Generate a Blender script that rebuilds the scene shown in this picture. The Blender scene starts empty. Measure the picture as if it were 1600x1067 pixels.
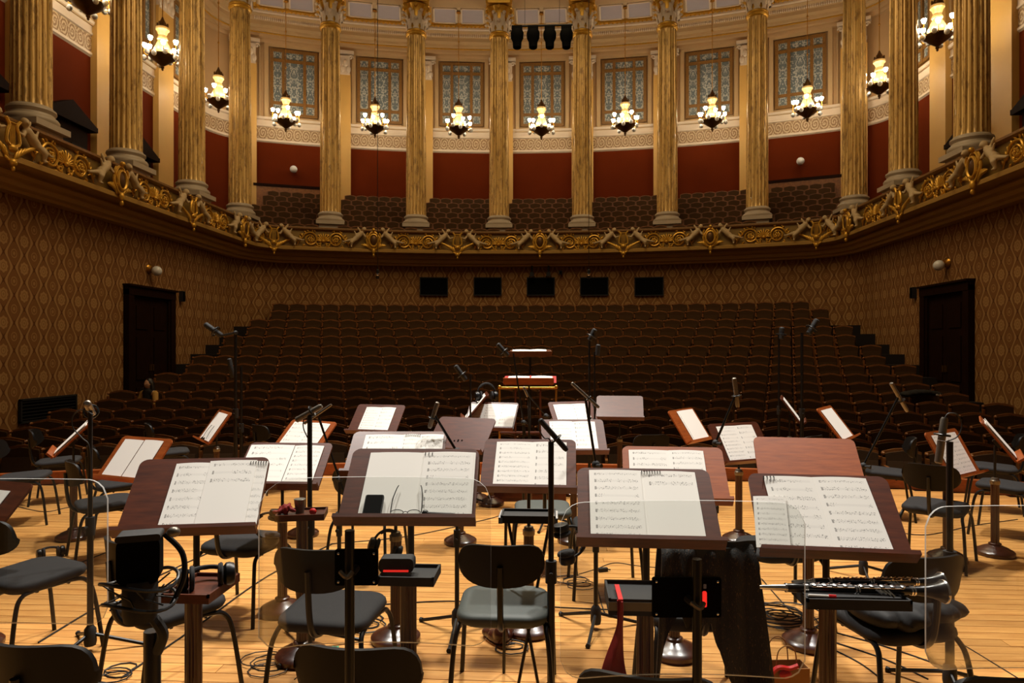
import bpy, bmesh, math, random
from mathutils import Vector, Matrix, Euler
random.seed(7)
SC = bpy.context.scene
COL = SC.collection
PI = math.pi
R_ = math.radians

# ---------------------------------------------------------------- camera
FPX, YAW, CAM, HOR = 1080.0, R_(3.43), Vector((0.48, 0.0, 1.65)), 547.5
cd = bpy.data.cameras.new('camera'); cam = bpy.data.objects.new('camera', cd); COL.objects.link(cam)
cd.sensor_width = 36.0; cd.lens = 36.0 * FPX / 1600.0
cd.shift_y = (HOR - 533.5) / 1600.0; cd.clip_start = 0.05; cd.clip_end = 200
cam.location = CAM; cam.rotation_euler = (PI / 2, 0, YAW)
SC.camera = cam

# ---------------------------------------------------------------- light
world = bpy.data.worlds.new('ambient_fill'); SC.world = world; world.use_nodes = True
world.node_tree.nodes['Background'].inputs[0].default_value = (1.0, 0.80, 0.55, 1)
world.node_tree.nodes['Background'].inputs[1].default_value = 0.045  # even warm ambient glow, added as fill for the dim hall
SC.view_settings.view_transform = 'Standard'; SC.view_settings.look = 'None'
SC.view_settings.gamma = 1.0; SC.view_settings.exposure = 0.0
SC.view_settings.use_curve_mapping = False

def spot(name, loc, tgt, watts, deg, size, col, blend=0.5):
    l = bpy.data.lights.new(name, 'SPOT'); l.energy = watts; l.spot_size = R_(deg); l.spot_blend = blend
    l.shadow_soft_size = size; l.color = col
    o = bpy.data.objects.new(name, l); COL.objects.link(o); o.location = loc
    o.rotation_euler = (Vector(tgt) - Vector(loc)).to_track_quat('-Z', 'Y').to_euler(); return o
# stage lanterns hung from the hall ceiling above the platform
WARM = (1.0, 0.96, 0.90)
spot('stage_lantern', (-3.4, 7.4, 11.5), (-3.2, 4.7, 0), 3900, 62, 0.30, WARM, 0.30)
spot('stage_lantern', (0.2, 7.8, 11.5), (0.2, 4.9, 0), 3300, 60, 0.30, WARM, 0.30)
spot('stage_lantern', (3.9, 7.4, 11.5), (3.7, 4.7, 0), 3900, 62, 0.30, WARM, 0.30)
# added area lamp: unseen overhead fill that brightens the hall interior
hl = bpy.data.lights.new('hall_fill', 'AREA'); hl.shape = 'RECTANGLE'; hl.size = 9; hl.size_y = 12; hl.energy = 1150; hl.color = (1.0, 0.74, 0.42)
ho = bpy.data.objects.new('hall_fill', hl); COL.objects.link(ho); ho.location = (0, 13.5, 15.4)

# ---------------------------------------------------------------- photograph pixel -> place in the hall
c0, s0 = math.cos(YAW), math.sin(YAW)
def at(px, py, dr):
    xr = dr * (px - 800) / FPX
    return Vector((CAM.x + xr * c0 - dr * s0, xr * s0 + dr * c0, CAM.z + dr * (HOR - py) / FPX))
def onz(px, py, z):
    return at(px, py, FPX * (CAM.z - z) / (py - HOR))

# ---------------------------------------------------------------- mesh helpers
class MB:
    def __init__(s): s.v = []; s.f = []; s.uv = None; s.mi = []; s.cur = 0
    def add(s, vs, fs, M=None):
        b = len(s.v)
        if M is not None: vs = [M @ Vector(v) for v in vs]
        s.v.extend([tuple(v) for v in vs]); s.f.extend([tuple(b + i for i in f) for f in fs]); s.mi.extend([s.cur] * len(fs)); return s
    def box(s, c, d, M=None, taper=None):
        x, y, z = d[0] / 2, d[1] / 2, d[2] / 2; t = taper or 1
        vs = [(c[0] + a * x * (t if e > 0 else 1), c[1] + b * y * (t if e > 0 else 1), c[2] + e * z) for e in (-1, 1) for a, b in ((-1, -1), (1, -1), (1, 1), (-1, 1))]
        return s.add(vs, [(3, 2, 1, 0), (4, 5, 6, 7), (0, 1, 5, 4), (1, 2, 6, 5), (2, 3, 7, 6), (3, 0, 4, 7)], M)
    def tube(s, pts, r, n=8, closed=False, caps=True):
        P = [Vector(p) for p in pts]; m = len(P)
        rr = r if isinstance(r, (list, tuple)) else [r] * m
        ref = None; vs = []
        for i in range(m):
            a = P[i - 1] if (i > 0 or closed) else P[i]; b = P[(i + 1) % m] if (i < m - 1 or closed) else P[i]
            t = (b - a); t = t.normalized() if t.length > 1e-9 else Vector((0, 0, 1))
            if ref is None: ref = Vector((1, 0, 0)) if abs(t.x) < .9 else Vector((0, 1, 0))
            u = (ref - t * ref.dot(t)); u = u.normalized() if u.length > 1e-6 else t.orthogonal().normalized()
            ref = u; w = t.cross(u)
            vs += [P[i] + (u * math.cos(2 * PI * k / n) + w * math.sin(2 * PI * k / n)) * rr[i] for k in range(n)]
        fs = []
        for i in range(m if closed else m - 1):
            j = (i + 1) % m
            fs += [(i * n + k, i * n + (k + 1) % n, j * n + (k + 1) % n, j * n + k) for k in range(n)]
        if caps and not closed: fs += [tuple(range(n - 1, -1, -1)), tuple((m - 1) * n + k for k in range(n))]
        return s.add(vs, fs)
    def cyl(s, p0, p1, r0, r1=None, n=12): return s.tube([p0, p1], [r0, r0 if r1 is None else r1], n)
    def lathe(s, prof, n=16, M=None, caps=True):
        vs = [(r * math.cos(2 * PI * k / n), r * math.sin(2 * PI * k / n), z) for r, z in prof for k in range(n)]
        fs = [(i * n + k, i * n + (k + 1) % n, (i + 1) * n + (k + 1) % n, (i + 1) * n + k) for i in range(len(prof) - 1) for k in range(n)]
        if caps: fs += [tuple(range(n - 1, -1, -1)), tuple((len(prof) - 1) * n + k for k in range(n))]
        return s.add(vs, fs, M)
    def ell(s, c, r, M=None, n=10, m=6, rot=None):
        L = Matrix.Translation(Vector(c)) @ (rot.to_4x4() if rot is not None else Matrix.Identity(4)) @ Matrix.Diagonal((r[0], r[1], r[2], 1))
        if M is not None: L = M @ L
        vs = [(0, 0, -1)] + [(math.sin(PI * i / m) * math.cos(2 * PI * k / n), math.sin(PI * i / m) * math.sin(2 * PI * k / n), -math.cos(PI * i / m)) for i in range(1, m) for k in range(n)] + [(0, 0, 1)]
        fs = [(0, 1 + (k + 1) % n, 1 + k) for k in range(n)]
        for i in range(m - 2): fs += [(1 + i * n + k, 1 + i * n + (k + 1) % n, 1 + (i + 1) * n + (k + 1) % n, 1 + (i + 1) * n + k) for k in range(n)]
        t = len(vs) - 1; b = 1 + (m - 2) * n
        fs += [(t, b + k, b + (k + 1) % n) for k in range(n)]
        return s.add(vs, fs, L)
    def prism(s, poly, d0, d1, M=None):
        """polygon in the local XZ plane, thickness along Y from d0 to d1"""
        n = len(poly)
        vs = [(x, d0, z) for x, z in poly] + [(x, d1, z) for x, z in poly]
        fs = [tuple(range(n)), tuple(range(2 * n - 1, n - 1, -1))] + [((i + 1) % n, i, n + i, n + (i + 1) % n) for i in range(n)]
        return s.add(vs, fs, M)
    def mesh(s, name, mats, smooth=True, ang=38):
        me = bpy.data.meshes.new(name); me.from_pydata([tuple(v) for v in s.v], [], s.f); 
        for m in (mats if isinstance(mats, (list, tuple)) else [mats]): me.materials.append(m)
        if any(s.mi): me.polygons.foreach_set('material_index', s.mi)
        if s.uv:
            ul = me.uv_layers.new(name='UVMap'); flat = []
            for p in me.polygons:
                for li in p.loop_indices: flat.extend(s.uv[me.loops[li].vertex_index])
            ul.data.foreach_set('uv', flat)
        if smooth:
            me.polygons.foreach_set('use_smooth', [True] * len(me.polygons)); me.set_sharp_from_angle(angle=R_(ang))
        me.update(); return me
    def build(s, name, mats, parent=None, loc=None, rot=None, smooth=True, ang=38):
        return link(name, s.mesh(name, mats, smooth, ang), parent, loc, rot)
def link(name, me, parent=None, loc=None, rot=None, scale=None):
    o = bpy.data.objects.new(name, me); COL.objects.link(o)
    if parent is not None: o.parent = parent
    if loc is not None: o.location = loc
    if rot is not None: o.rotation_euler = rot
    if scale is not None: o.scale = scale
    return o
def tag(o, label=None, cat=None, group=None, kind=None):
    if label: o['label'] = label
    if cat: o['category'] = cat
    if group: o['group'] = group
    if kind: o['kind'] = kind
    return o
def thing(name, label, cat, loc=(0, 0, 0), rz=0.0, group=None):
    return tag(link(name, None, None, loc, (0, 0, rz)), label, cat, group)
def copy_tree(o, parent=None):
    c = o.copy(); COL.objects.link(c); c.parent = parent
    for ch in o.children: copy_tree(ch, c)
    return c
def mats4(loc=(0, 0, 0), rx=0, ry=0, rz=0): return Matrix.Translation(loc) @ Euler((rx, ry, rz)).to_matrix().to_4x4()
def catmull(pts, sub=6, closed=False):
    P = [Vector(p) for p in pts]; n = len(P); out = []
    rng = range(n) if closed else range(n - 1)
    for i in rng:
        if closed: p0, p1, p2, p3 = P[i - 1], P[i], P[(i + 1) % n], P[(i + 2) % n]
        else: p0, p1, p2, p3 = P[max(i - 1, 0)], P[i], P[i + 1], P[min(i + 2, n - 1)]
        for k in range(sub):
            t = k / sub
            out.append(.5 * ((2 * p1) + (p2 - p0) * t + (2 * p0 - 5 * p1 + 4 * p2 - p3) * t * t + (3 * p1 - p0 - 3 * p2 + p3) * t ** 3))
    if not closed: out.append(P[-1])
    return out
def rrect(w, h, r, seg=5, cx=0, cz=0):
    out = []
    for sx, sz, a0 in ((1, -1, -PI / 2), (1, 1, 0), (-1, 1, PI / 2), (-1, -1, PI)):
        for k in range(seg + 1):
            a = a0 + PI / 2 * k / seg
            out.append((cx + sx * (w / 2 - r) + r * math.cos(a), cz + sz * (h / 2 - r) + r * math.sin(a)))
    return out
ORD = ['', 'first', 'second', 'third', 'fourth', 'fifth', 'sixth', 'seventh', 'eighth', 'ninth'] + ['%dth' % i for i in range(10, 21)] + ['21st', '22nd', '23rd'] + ['%dth' % i for i in range(24, 31)] + ['31st', '32nd', '33rd', '34th', '35th', '36th']

# ---------------------------------------------------------------- materials
def srgb(r, g, b):
    f = lambda c: (c / 255 / 12.92) if c <= 10 else ((c / 255 + .055) / 1.055) ** 2.4
    return (f(r), f(g), f(b), 1)
class NT:
    def __init__(s, name):
        s.m = bpy.data.materials.new(name); s.m.use_nodes = True; s.t = s.m.node_tree
        s.b = s.t.nodes['Principled BSDF']; s.out = s.t.nodes['Material Output']
    def n(s, typ, **kw):
        nd = s.t.nodes.new(typ)
        for k, v in kw.items():
            if k.startswith('i_'):
                key = k[2:]; nd.inputs[int(key) if key.isdigit() else key.replace('_', ' ')].default_value = v
            else: setattr(nd, k, v)
        return nd
    def l(s, a, b): s.t.links.new(a, b); return s
    def math(s, op, a, b=None, c=None):
        nd = s.t.nodes.new('ShaderNodeMath'); nd.operation = op
        for i, x in enumerate((a, b, c)):
            if x is None: continue
            if isinstance(x, (int, float)): nd.inputs[i].default_value = x
            else: s.t.links.new(x, nd.inputs[i])
        return nd.outputs[0]
    def mix(s, fac, a, b):
        nd = s.t.nodes.new('ShaderNodeMix'); nd.data_type = 'RGBA'
        for sk, x in ((nd.inputs[0], fac), (nd.inputs[6], a), (nd.inputs[7], b)):
            if isinstance(x, (int, float, tuple)): sk.default_value = x
            else: s.t.links.new(x, sk)
        return nd.outputs[2]
    def ramp(s, fac, stops):
        nd = s.t.nodes.new('ShaderNodeValToRGB'); e = nd.color_ramp.elements
        while len(e) < len(stops): e.new(.5)
        for i, (p, c) in enumerate(stops): e[i].position = p; e[i].color = c
        s.l(fac, nd.inputs[0]); return nd.outputs[0]
    def coords(s, kind='Object', scale=(1, 1, 1)):
        tc = s.n('ShaderNodeTexCoord'); mp = s.n('ShaderNodeMapping'); mp.inputs['Scale'].default_value = scale
        s.l(tc.outputs[kind], mp.inputs['Vector']); return mp.outputs[0]
    def noise(s, vec, scale, detail=3, rough=.5):
        nd = s.n('ShaderNodeTexNoise'); nd.inputs['Scale'].default_value = scale; nd.inputs['Detail'].default_value = detail; nd.inputs['Roughness'].default_value = rough
        s.l(vec, nd.inputs['Vector']); return nd.outputs['Fac']
    def base(s, x):
        if isinstance(x, tuple): s.b.inputs['Base Color'].default_value = x
        else: s.l(x, s.b.inputs['Base Color'])
    def bump(s, h, strength=.3, dist=.01):
        nd = s.n('ShaderNodeBump'); nd.inputs['Strength'].default_value = strength; nd.inputs['Distance'].default_value = dist
        s.l(h, nd.inputs['Height']); s.l(nd.outputs[0], s.b.inputs['Normal'])
    def set(s, **kw):
        for k, v in kw.items(): s.b.inputs[k.replace('_', ' ')].default_value = v
        return s
def plain(name, col, rough=.5, metal=0.0, var=.12, scale=9, spec=.5, coat=0.0, bump=0.0):
    t = NT(name); v = t.coords(); f = t.noise(v, scale)
    dark = tuple(c * (1 - var) for c in col[:3]) + (1,); lite = tuple(min(1, c * (1 + var)) for c in col[:3]) + (1,)
    t.base(t.mix(f, dark, lite)); t.set(Roughness=rough, Metallic=metal, Coat_Weight=coat)
    t.b.inputs['Specular IOR Level'].default_value = spec
    if bump: t.bump(t.noise(v, scale * 6), bump, .004)
    return t.m
def wood(name, c1, c2, rough=.35, axis=(1, 12, 12), scale=4, coat=.25, rnd=.0, spec=.5):
    t = NT(name); v = t.coords('Object', axis)
    f = t.noise(v, scale, 5, .6); col = t.ramp(f, [(.3, c1), (.7, c2)])
    if rnd:
        oi = t.n('ShaderNodeObjectInfo')
        k = t.math('MULTIPLY_ADD', oi.outputs['Random'], 2 * rnd, 1 - rnd)
        hs = t.n('ShaderNodeHueSaturation'); t.l(col, hs.inputs['Color']); t.l(k, hs.inputs['Value']); col = hs.outputs[0]
    t.base(col); t.set(Roughness=rough, Coat_Weight=coat, Coat_Roughness=.2); t.b.inputs['Specular IOR Level'].default_value = spec
    t.bump(f, .08, .003); return t.m
M = {}
M['floor'] = wood('platform_boards', srgb(190, 128, 62), srgb(226, 168, 94), .42, (1.2, 14, 14), 3, .10, .12)
M['floor_base'] = plain('platform_joint', srgb(50, 26, 10), .8)
M['mahogany'] = wood('mahogany', srgb(64, 27, 12), srgb(92, 42, 19), .44, (2, 14, 14), 4, .03, .12, .30)
M['mahogany_orange'] = wood('mahogany_orange', srgb(124, 58, 20), srgb(154, 78, 30), .44, (2, 14, 14), 4, .03, 0, .30)
M['post'] = wood('post_wood', srgb(54, 23, 12), srgb(80, 36, 18), .3, (12, 12, 1), 5, .3)
M['black'] = plain('black_steel', srgb(16, 16, 17), .38, .3, .1)
M['blackm'] = plain('black_matt', srgb(20, 19, 19), .7)
M['shell'] = plain('black_back_shell', srgb(13, 12, 12), .5, 0, .1, 9, .22)
M['pad'] = plain('charcoal_seat_fabric', srgb(38, 37, 38), .8, 0, .2, 60, .3, 0, .25)
M['padgreen'] = plain('grey_green_seat_vinyl', srgb(66, 72, 68), .6, 0, .1, 30)
M['chrome'] = plain('chrome', (.75, .75, .75, 1), .18, 1, .05)
M['grey'] = plain('warm_grey_metal', srgb(120, 112, 100), .4, .7)
M['brass'] = plain('brass', srgb(190, 140, 60), .3, .9)
M['gold'] = plain('gilding', srgb(210, 160, 56), .36, .5, .25, 14)
M['gold_lit'] = plain('lit_gilding', srgb(222, 188, 122), .4, .25, .2, 14)  # gilding paled so its colour carries the lamplight on the chandelier vase
M['putto'] = plain('cream_stucco_figure', srgb(188, 162, 118), .6, 0, .12, 12)
M['friezeground'] = plain('frieze_ground', srgb(138, 108, 48), .5, .2, .15, 6)
M['cream'] = plain('cream_moulding', srgb(186, 156, 112), .55, 0, .06, 3)
M['balus'] = plain('ochre_balcony_moulding', srgb(176, 136, 66), .5, .1, .1, 3)
M['white_mould'] = plain('pale_moulding', srgb(214, 196, 172), .55, 0, .05, 3)
M['upper'] = plain('upper_wall_plaster', srgb(178, 144, 100), .6, 0, .05, 2)
M['pilaster'] = plain('pilaster_ochre', srgb(204, 160, 84), .5, 0, .06, 2)
M['redwall'] = plain('red_wall', srgb(98, 36, 8), .9, 0, .08, 2, .08)
M['stone'] = plain('grey_stone_base', srgb(176, 160, 136), .5, 0, .1, 6)
M['ceil'] = plain('ceiling_plaster', srgb(206, 180, 140), .6, 0, .05, 3)
M['lav'] = plain('lavender_coffer_panel', srgb(168, 160, 166), .6, 0, .05, 4)
M['darkdoor'] = wood('dark_door_wood', srgb(26, 13, 7), srgb(40, 21, 11), .6, (8, 8, 1), 4, 0, 0, .05)
M['vent'] = plain('black_opening', srgb(6, 6, 6), .8, 0, .1, 9, .06)
M['seatwood'] = wood('auditorium_seat_wood', srgb(104, 60, 24), srgb(140, 86, 36), .4, (3, 3, 3), 5, .15, .15)
M['seatfab'] = plain('brown_upholstery', srgb(72, 49, 25), .9, 0, .15, 30, .2)
M['carpet'] = plain('dark_aisle_carpet', srgb(24, 14, 9), .95)
M['winwood'] = wood('window_frame_wood', srgb(112, 76, 28), srgb(140, 98, 40), .45, (6, 6, 6), 4, .1)
M['globe'] = plain('unlit_white_globe', srgb(225, 225, 220), .2)
M['bronze'] = plain('dark_bronze', srgb(92, 62, 26), .4, .6, .3, 20)
M['skin'] = plain('skin', srgb(196, 150, 118), .5)
M['hair'] = plain('black_hair', srgb(22, 16, 13), .5)
M['clothblack'] = plain('black_cloth', srgb(20, 17, 15), .85, 0, .3, 20)
def mk_lace():
    t = NT('black_lace'); v = t.coords('Object', (3, 3, 1)); f = t.noise(v, 60, 3, .6)
    t.base(t.mix(t.ramp(f, [(.60, (0, 0, 0, 1)), (.68, (1, 1, 1, 1))]), srgb(18, 15, 13), srgb(112, 80, 42))); t.set(Roughness=.7); t.bump(f, .5, .006); return t.m
M['lace'] = mk_lace()
M['clothyellow'] = plain('mustard_cloth', srgb(190, 146, 72), .85)
M['redcloth'] = plain('red_cloth', srgb(150, 22, 18), .7)
M['redribbon'] = plain('bright_red_ribbon', srgb(210, 16, 14), .5)
M['green'] = plain('green_plastic', srgb(30, 150, 110), .4)
M['greendark'] = plain('dark_green_case', srgb(40, 82, 62), .5)
M['kraft'] = plain('brown_paper_bag', srgb(150, 104, 52), .8)
M['ebony'] = plain('ebony_wood', srgb(20, 18, 18), .28)
M['silver'] = plain('silver_keywork', (.78, .76, .74, 1), .2, 1)
M['micgrey'] = plain('nickel_microphone', srgb(120, 114, 104), .35, .6)
M['cable'] = plain('black_cable', srgb(18, 16, 15), .6)
M['paperblank'] = plain('blank_paper', srgb(238, 234, 226), .75, 0, .02, 4, .2)
def emis(name, col, k):
    t = NT(name); t.set(Base_Color=col, Roughness=.4); t.b.inputs['Emission Color'].default_value = col; t.b.inputs['Emission Strength'].default_value = k; return t.m
M['lamp'] = emis('lit_opal_glass', (1.0, 0.86, 0.64, 1), 66)
M['led'] = emis('red_led', (1.0, .03, .02, 1), .8)

def mk_sheet(name, staves, density, seed, vmin=.05):
    """printed music: staves of five lines with note clusters, flat print in UV space"""
    t = NT(name); tc = t.n('ShaderNodeTexCoord'); sp = t.n('ShaderNodeSeparateXYZ'); t.l(tc.outputs['UV'], sp.inputs[0])
    u, v = sp.outputs[0], sp.outputs[1]
    a = t.math('MULTIPLY', v, staves); fr = t.math('FRACT', a); row = t.math('FLOOR', a)
    inb = t.math('MULTIPLY', t.math('GREATER_THAN', fr, .34), t.math('LESS_THAN', fr, .60))
    ln = t.math('LESS_THAN', t.math('FRACT', t.math('MULTIPLY', t.math('SUBTRACT', fr, .34), 19.2)), .22)
    lines = t.math('MULTIPLY', inb, ln)
    cv = t.n('ShaderNodeCombineXYZ'); t.l(t.math('MULTIPLY', u, 46), cv.inputs[0]); t.l(t.math('MULTIPLY', v, staves * 7), cv.inputs[1]); cv.inputs[2].default_value = seed
    nz = t.noise(cv.outputs[0], 1.0, 1)
    cv2 = t.n('ShaderNodeCombineXYZ'); t.l(t.math('MULTIPLY', u, 3.2), cv2.inputs[0]); t.l(t.math('MULTIPLY', row, 3.7), cv2.inputs[1]); cv2.inputs[2].default_value = seed
    reg = t.math('GREATER_THAN', t.noise(cv2.outputs[0], 1.0, 0), 1 - density)
    wide = t.math('MULTIPLY', t.math('GREATER_THAN', fr, .26), t.math('LESS_THAN', fr, .70))
    notes = t.math('MULTIPLY', t.math('MULTIPLY', t.math('GREATER_THAN', nz, .60), wide), reg)
    clef = t.math('MULTIPLY', t.math('LESS_THAN', u, .135), t.math('MULTIPLY', wide, t.math('GREATER_THAN', nz, .38)))
    ink = t.math('MAXIMUM', t.math('MAXIMUM', t.math('MULTIPLY', lines, .55), notes), clef)
    mar = t.math('MULTIPLY', t.math('MULTIPLY', t.math('GREATER_THAN', u, .10), t.math('LESS_THAN', u, .93)), t.math('MULTIPLY', t.math('GREATER_THAN', v, vmin), t.math('LESS_THAN', v, .95)))
    ink = t.math('MULTIPLY', t.math('MULTIPLY', ink, mar), .62)
    t.base(t.mix(ink, srgb(238, 234, 226), srgb(50, 46, 44))); t.set(Roughness=.75); t.b.inputs['Specular IOR Level'].default_value = .2
    return t.m
SHEETS = [mk_sheet('printed_music', 8, .62, 1.3), mk_sheet('printed_music', 9, .7, 5.1), mk_sheet('printed_music', 7, .5, 9.7), mk_sheet('printed_music', 10, .66, 14.2), mk_sheet('printed_music', 8, .7, 3.3, .62), mk_sheet('printed_music', 8, .6, 6.3, .74)]

def mk_wallpaper():
    t = NT('ogee_damask_wallpaper'); tc = t.n('ShaderNodeTexCoord'); sp = t.n('ShaderNodeSeparateXYZ'); t.l(tc.outputs['UV'], sp.inputs[0])
    U = t.math('DIVIDE', sp.outputs[0], .53); V = t.math('DIVIDE', sp.outputs[1], .55)
    cu = t.math('COSINE', t.math('MULTIPLY', U, 2 * PI)); cv = t.math('COSINE', t.math('MULTIPLY', V, 2 * PI))
    g = t.math('MULTIPLY_ADD', cv, .64, cu); ag = t.math('ABSOLUTE', g)
    band = t.math('LESS_THAN', ag, .30); core = t.math('MULTIPLY', t.math('GREATER_THAN', ag, .16), t.math('LESS_THAN', ag, .21))
    def cell(du, dv):
        fu = t.math('SUBTRACT', t.math('FRACT', t.math('ADD', U, du)), .5); fv = t.math('SUBTRACT', t.math('FRACT', t.math('ADD', V, dv)), .5)
        return fu, fv, t.math('SQRT', t.math('ADD', t.math('MULTIPLY', fu, fu), t.math('MULTIPLY', t.math('MULTIPLY', fv, fv), .8)))
    fu, fv, ra = cell(.5, .5); _, _, rb = cell(0, 0)
    an = t.math('ARCTAN2', fv, fu); pet = t.math('MULTIPLY_ADD', t.math('COSINE', t.math('MULTIPLY', an, 8)), .015, .20)
    discA = t.math('LESS_THAN', ra, pet); holeA = t.math('MULTIPLY', t.math('GREATER_THAN', ra, .09), t.math('LESS_THAN', ra, .125))
    dotA = t.math('LESS_THAN', ra, .04)
    ringB = t.math('MULTIPLY', t.math('LESS_THAN', rb, .15), t.math('GREATER_THAN', rb, .115)); dotB = t.math('LESS_THAN', rb, .06)
    li = t.math('MAXIMUM', t.math('MULTIPLY', band, t.math('SUBTRACT', 1.0, t.math('MULTIPLY', core, .25))), t.math('MAXIMUM', t.math('MULTIPLY', discA, t.math('SUBTRACT', 1.0, t.math('MULTIPLY', t.math('MAXIMUM', holeA, dotA), .6))), t.math('MULTIPLY', t.math('MAXIMUM', ringB, dotB), .75)))
    nz = t.noise(tc.outputs['UV'], 60, 2)
    li = t.math('MULTIPLY', li, t.math('MULTIPLY_ADD', nz, .4, .75))
    ol = t.math('MULTIPLY', t.math('GREATER_THAN', ag, .30), t.math('LESS_THAN', ag, .42)); t.base(t.mix(ol, t.mix(li, srgb(128, 86, 44), srgb(166, 126, 76)), srgb(98, 58, 26))); t.set(Roughness=.8); t.b.inputs['Specular IOR Level'].default_value = .25
    return t.m
M['wallpaper'] = mk_wallpaper()

def mk_marble():
    t = NT('veined_column_marble'); v = t.coords('Object', (1, 1, .22)); oi = t.n('ShaderNodeObjectInfo')
    ad = t.n('ShaderNodeVectorMath', operation='ADD'); t.l(v, ad.inputs[0]); cx = t.n('ShaderNodeCombineXYZ'); t.l(t.math('MULTIPLY', oi.outputs['Random'], 30), cx.inputs[2]); t.l(cx.outputs[0], ad.inputs[1])
    f1 = t.noise(ad.outputs[0], 11, 6, .75); f2 = t.noise(ad.outputs[0], 2.5, 3)
    c = t.mix(f2, srgb(190, 146, 70), srgb(226, 190, 116)); vein = t.ramp(f1, [(.51, (0, 0, 0, 1)), (.60, (1, 1, 1, 1))])
    t.base(t.mix(t.math('MULTIPLY', vein, .62), c, srgb(92, 54, 18))); t.set(Roughness=.32, Metallic=.3, Coat_Weight=.1); return t.m
M['marble'] = mk_marble()

def mk_scroll_frieze():
    t = NT('stucco_scroll_band'); tc = t.n('ShaderNodeTexCoord'); sp = t.n('ShaderNodeSeparateXYZ'); t.l(tc.outputs['UV'], sp.inputs[0])
    U = t.math('DIVIDE', sp.outputs[0], .34); fu = t.math('SUBTRACT', t.math('FRACT', U), .5); fv = t.math('DIVIDE', t.math('SUBTRACT', sp.outputs[1], 10.58), .5)
    r = t.math('SQRT', t.math('ADD', t.math('MULTIPLY', fu, fu), t.math('MULTIPLY', fv, fv))); a = t.math('ARCTAN2', fv, fu)
    sp_ = t.math('SINE', t.math('ADD', t.math('MULTIPLY', r, 26), a)); nz = t.noise(tc.outputs['UV'], 22, 3)
    f = t.math('GREATER_THAN', t.math('ADD', sp_, t.math('MULTIPLY', t.math('SUBTRACT', nz, .5), 6)), .1)
    t.base(t.mix(f, srgb(140, 108, 72), srgb(196, 172, 136))); t.set(Roughness=.6); t.bump(f, .4, .02); return t.m
M['scrollband'] = mk_scroll_frieze()

def mk_stained(name, seed):
    t = NT(name); v = t.coords('Object'); sp = t.n('ShaderNodeSeparateXYZ'); t.l(v, sp.inputs[0])
    x = t.math('ABSOLUTE', sp.outputs[0]); z = sp.outputs[2]; cb = t.n('ShaderNodeCombineXYZ'); t.l(x, cb.inputs[0]); t.l(z, cb.inputs[2]); cb.inputs[1].default_value = seed
    f = t.noise(cb.outputs[0], 13, 3, .6); r = t.math('SQRT', t.math('ADD', t.math('MULTIPLY', x, x), t.math('MULTIPLY', z, z)))
    an = t.math('ARCTAN2', z, x); pet = t.math('MULTIPLY_ADD', t.math('COSINE', t.math('MULTIPLY', an, 7)), .05, .20)
    ring = t.math('LESS_THAN', t.math('ABSOLUTE', t.math('SUBTRACT', r, pet)), .025); ring2 = t.math('LESS_THAN', t.math('ABSOLUTE', t.math('SUBTRACT', t.math('ADD', x, t.math('MULTIPLY', t.math('SINE', t.math('MULTIPLY', z, 14)), .04)), .12)), .014)
    k = t.math('MAXIMUM', t.math('GREATER_THAN', f, .56), t.math('MAXIMUM', ring, ring2))
    t.base(t.mix(t.math('MULTIPLY', k, .8), srgb(98, 108, 110), srgb(192, 192, 182))); t.set(Roughness=.35); return t.m
STAIN = [mk_stained('etched_window_glass', s) for s in (1.1, 4.6, 8.2)]

def mk_acrylic(name, edge=False):
    t = NT(name); t.t.nodes.remove(t.b)
    tr = t.n('ShaderNodeBsdfTransparent'); tr.inputs[0].default_value = (.93, .94, .93, 1)
    gl = t.n('ShaderNodeBsdfGlossy'); gl.inputs['Roughness'].default_value = .06; gl.inputs[0].default_value = (1, 1, 1, 1)
    mx = t.n('ShaderNodeMixShader')
    if edge:
        df = t.n('ShaderNodeBsdfDiffuse'); df.inputs[0].default_value = (.95, .95, .92, 1); tl = t.n('ShaderNodeBsdfTranslucent'); tl.inputs[0].default_value = (.95, .95, .92, 1)
        ad = t.n('ShaderNodeMixShader'); ad.inputs[0].default_value = .5; t.l(df.outputs[0], ad.inputs[1]); t.l(tl.outputs[0], ad.inputs[2])
        mx.inputs[0].default_value = .75; t.l(tr.outputs[0], mx.inputs[1]); t.l(ad.outputs[0], mx.inputs[2])
    else:
        fr = t.n('ShaderNodeFresnel'); fr.inputs['IOR'].default_value = 1.45; t.l(fr.outputs[0], mx.inputs[0]); t.l(tr.outputs[0], mx.inputs[1]); t.l(gl.outputs[0], mx.inputs[2])
    t.l(mx.outputs[0], t.out.inputs[0]); return t.m
M['acrylic'] = mk_acrylic('clear_acrylic'); M['acrylic_edge'] = mk_acrylic('acrylic_edge', True)
# ================================================================ the hall
CY = 0.3                                   # centre of the curved back: (0, CY)
WALL = (10.2, 25.2, 2.0)                   # half width, back radius, corner radius
OUTER = (13.0, 29.7, 2.0)
def plan(W, R, rc, y0=-4.0, nf=10, na=48):
    rc = max(rc, .06); F = Vector((W - rc, CY + math.sqrt((R - rc) ** 2 - (W - rc) ** 2))); th = math.atan2(F.x, F.y - CY)
    right = [(W, y0), (W, F.y)]
    fil = [(F.x + rc * math.sin(PI / 2 + (th - PI / 2) * k / nf), F.y + rc * math.cos(PI / 2 + (th - PI / 2) * k / nf)) for k in range(1, nf)]
    arc = [(R * math.sin(th * (1 - 2 * k / na)), CY + R * math.cos(th * (1 - 2 * k / na))) for k in range(na + 1)]
    return [Vector(p) for p in [(-x, y) for x, y in right + fil] + arc[::-1] + fil[::-1] + right[::-1]]
NP = len(plan(*WALL)); SEG = {'all': (0, NP), 'left': (0, 2), 'back': (1, NP - 1), 'right': (NP - 2, NP)}
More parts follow.
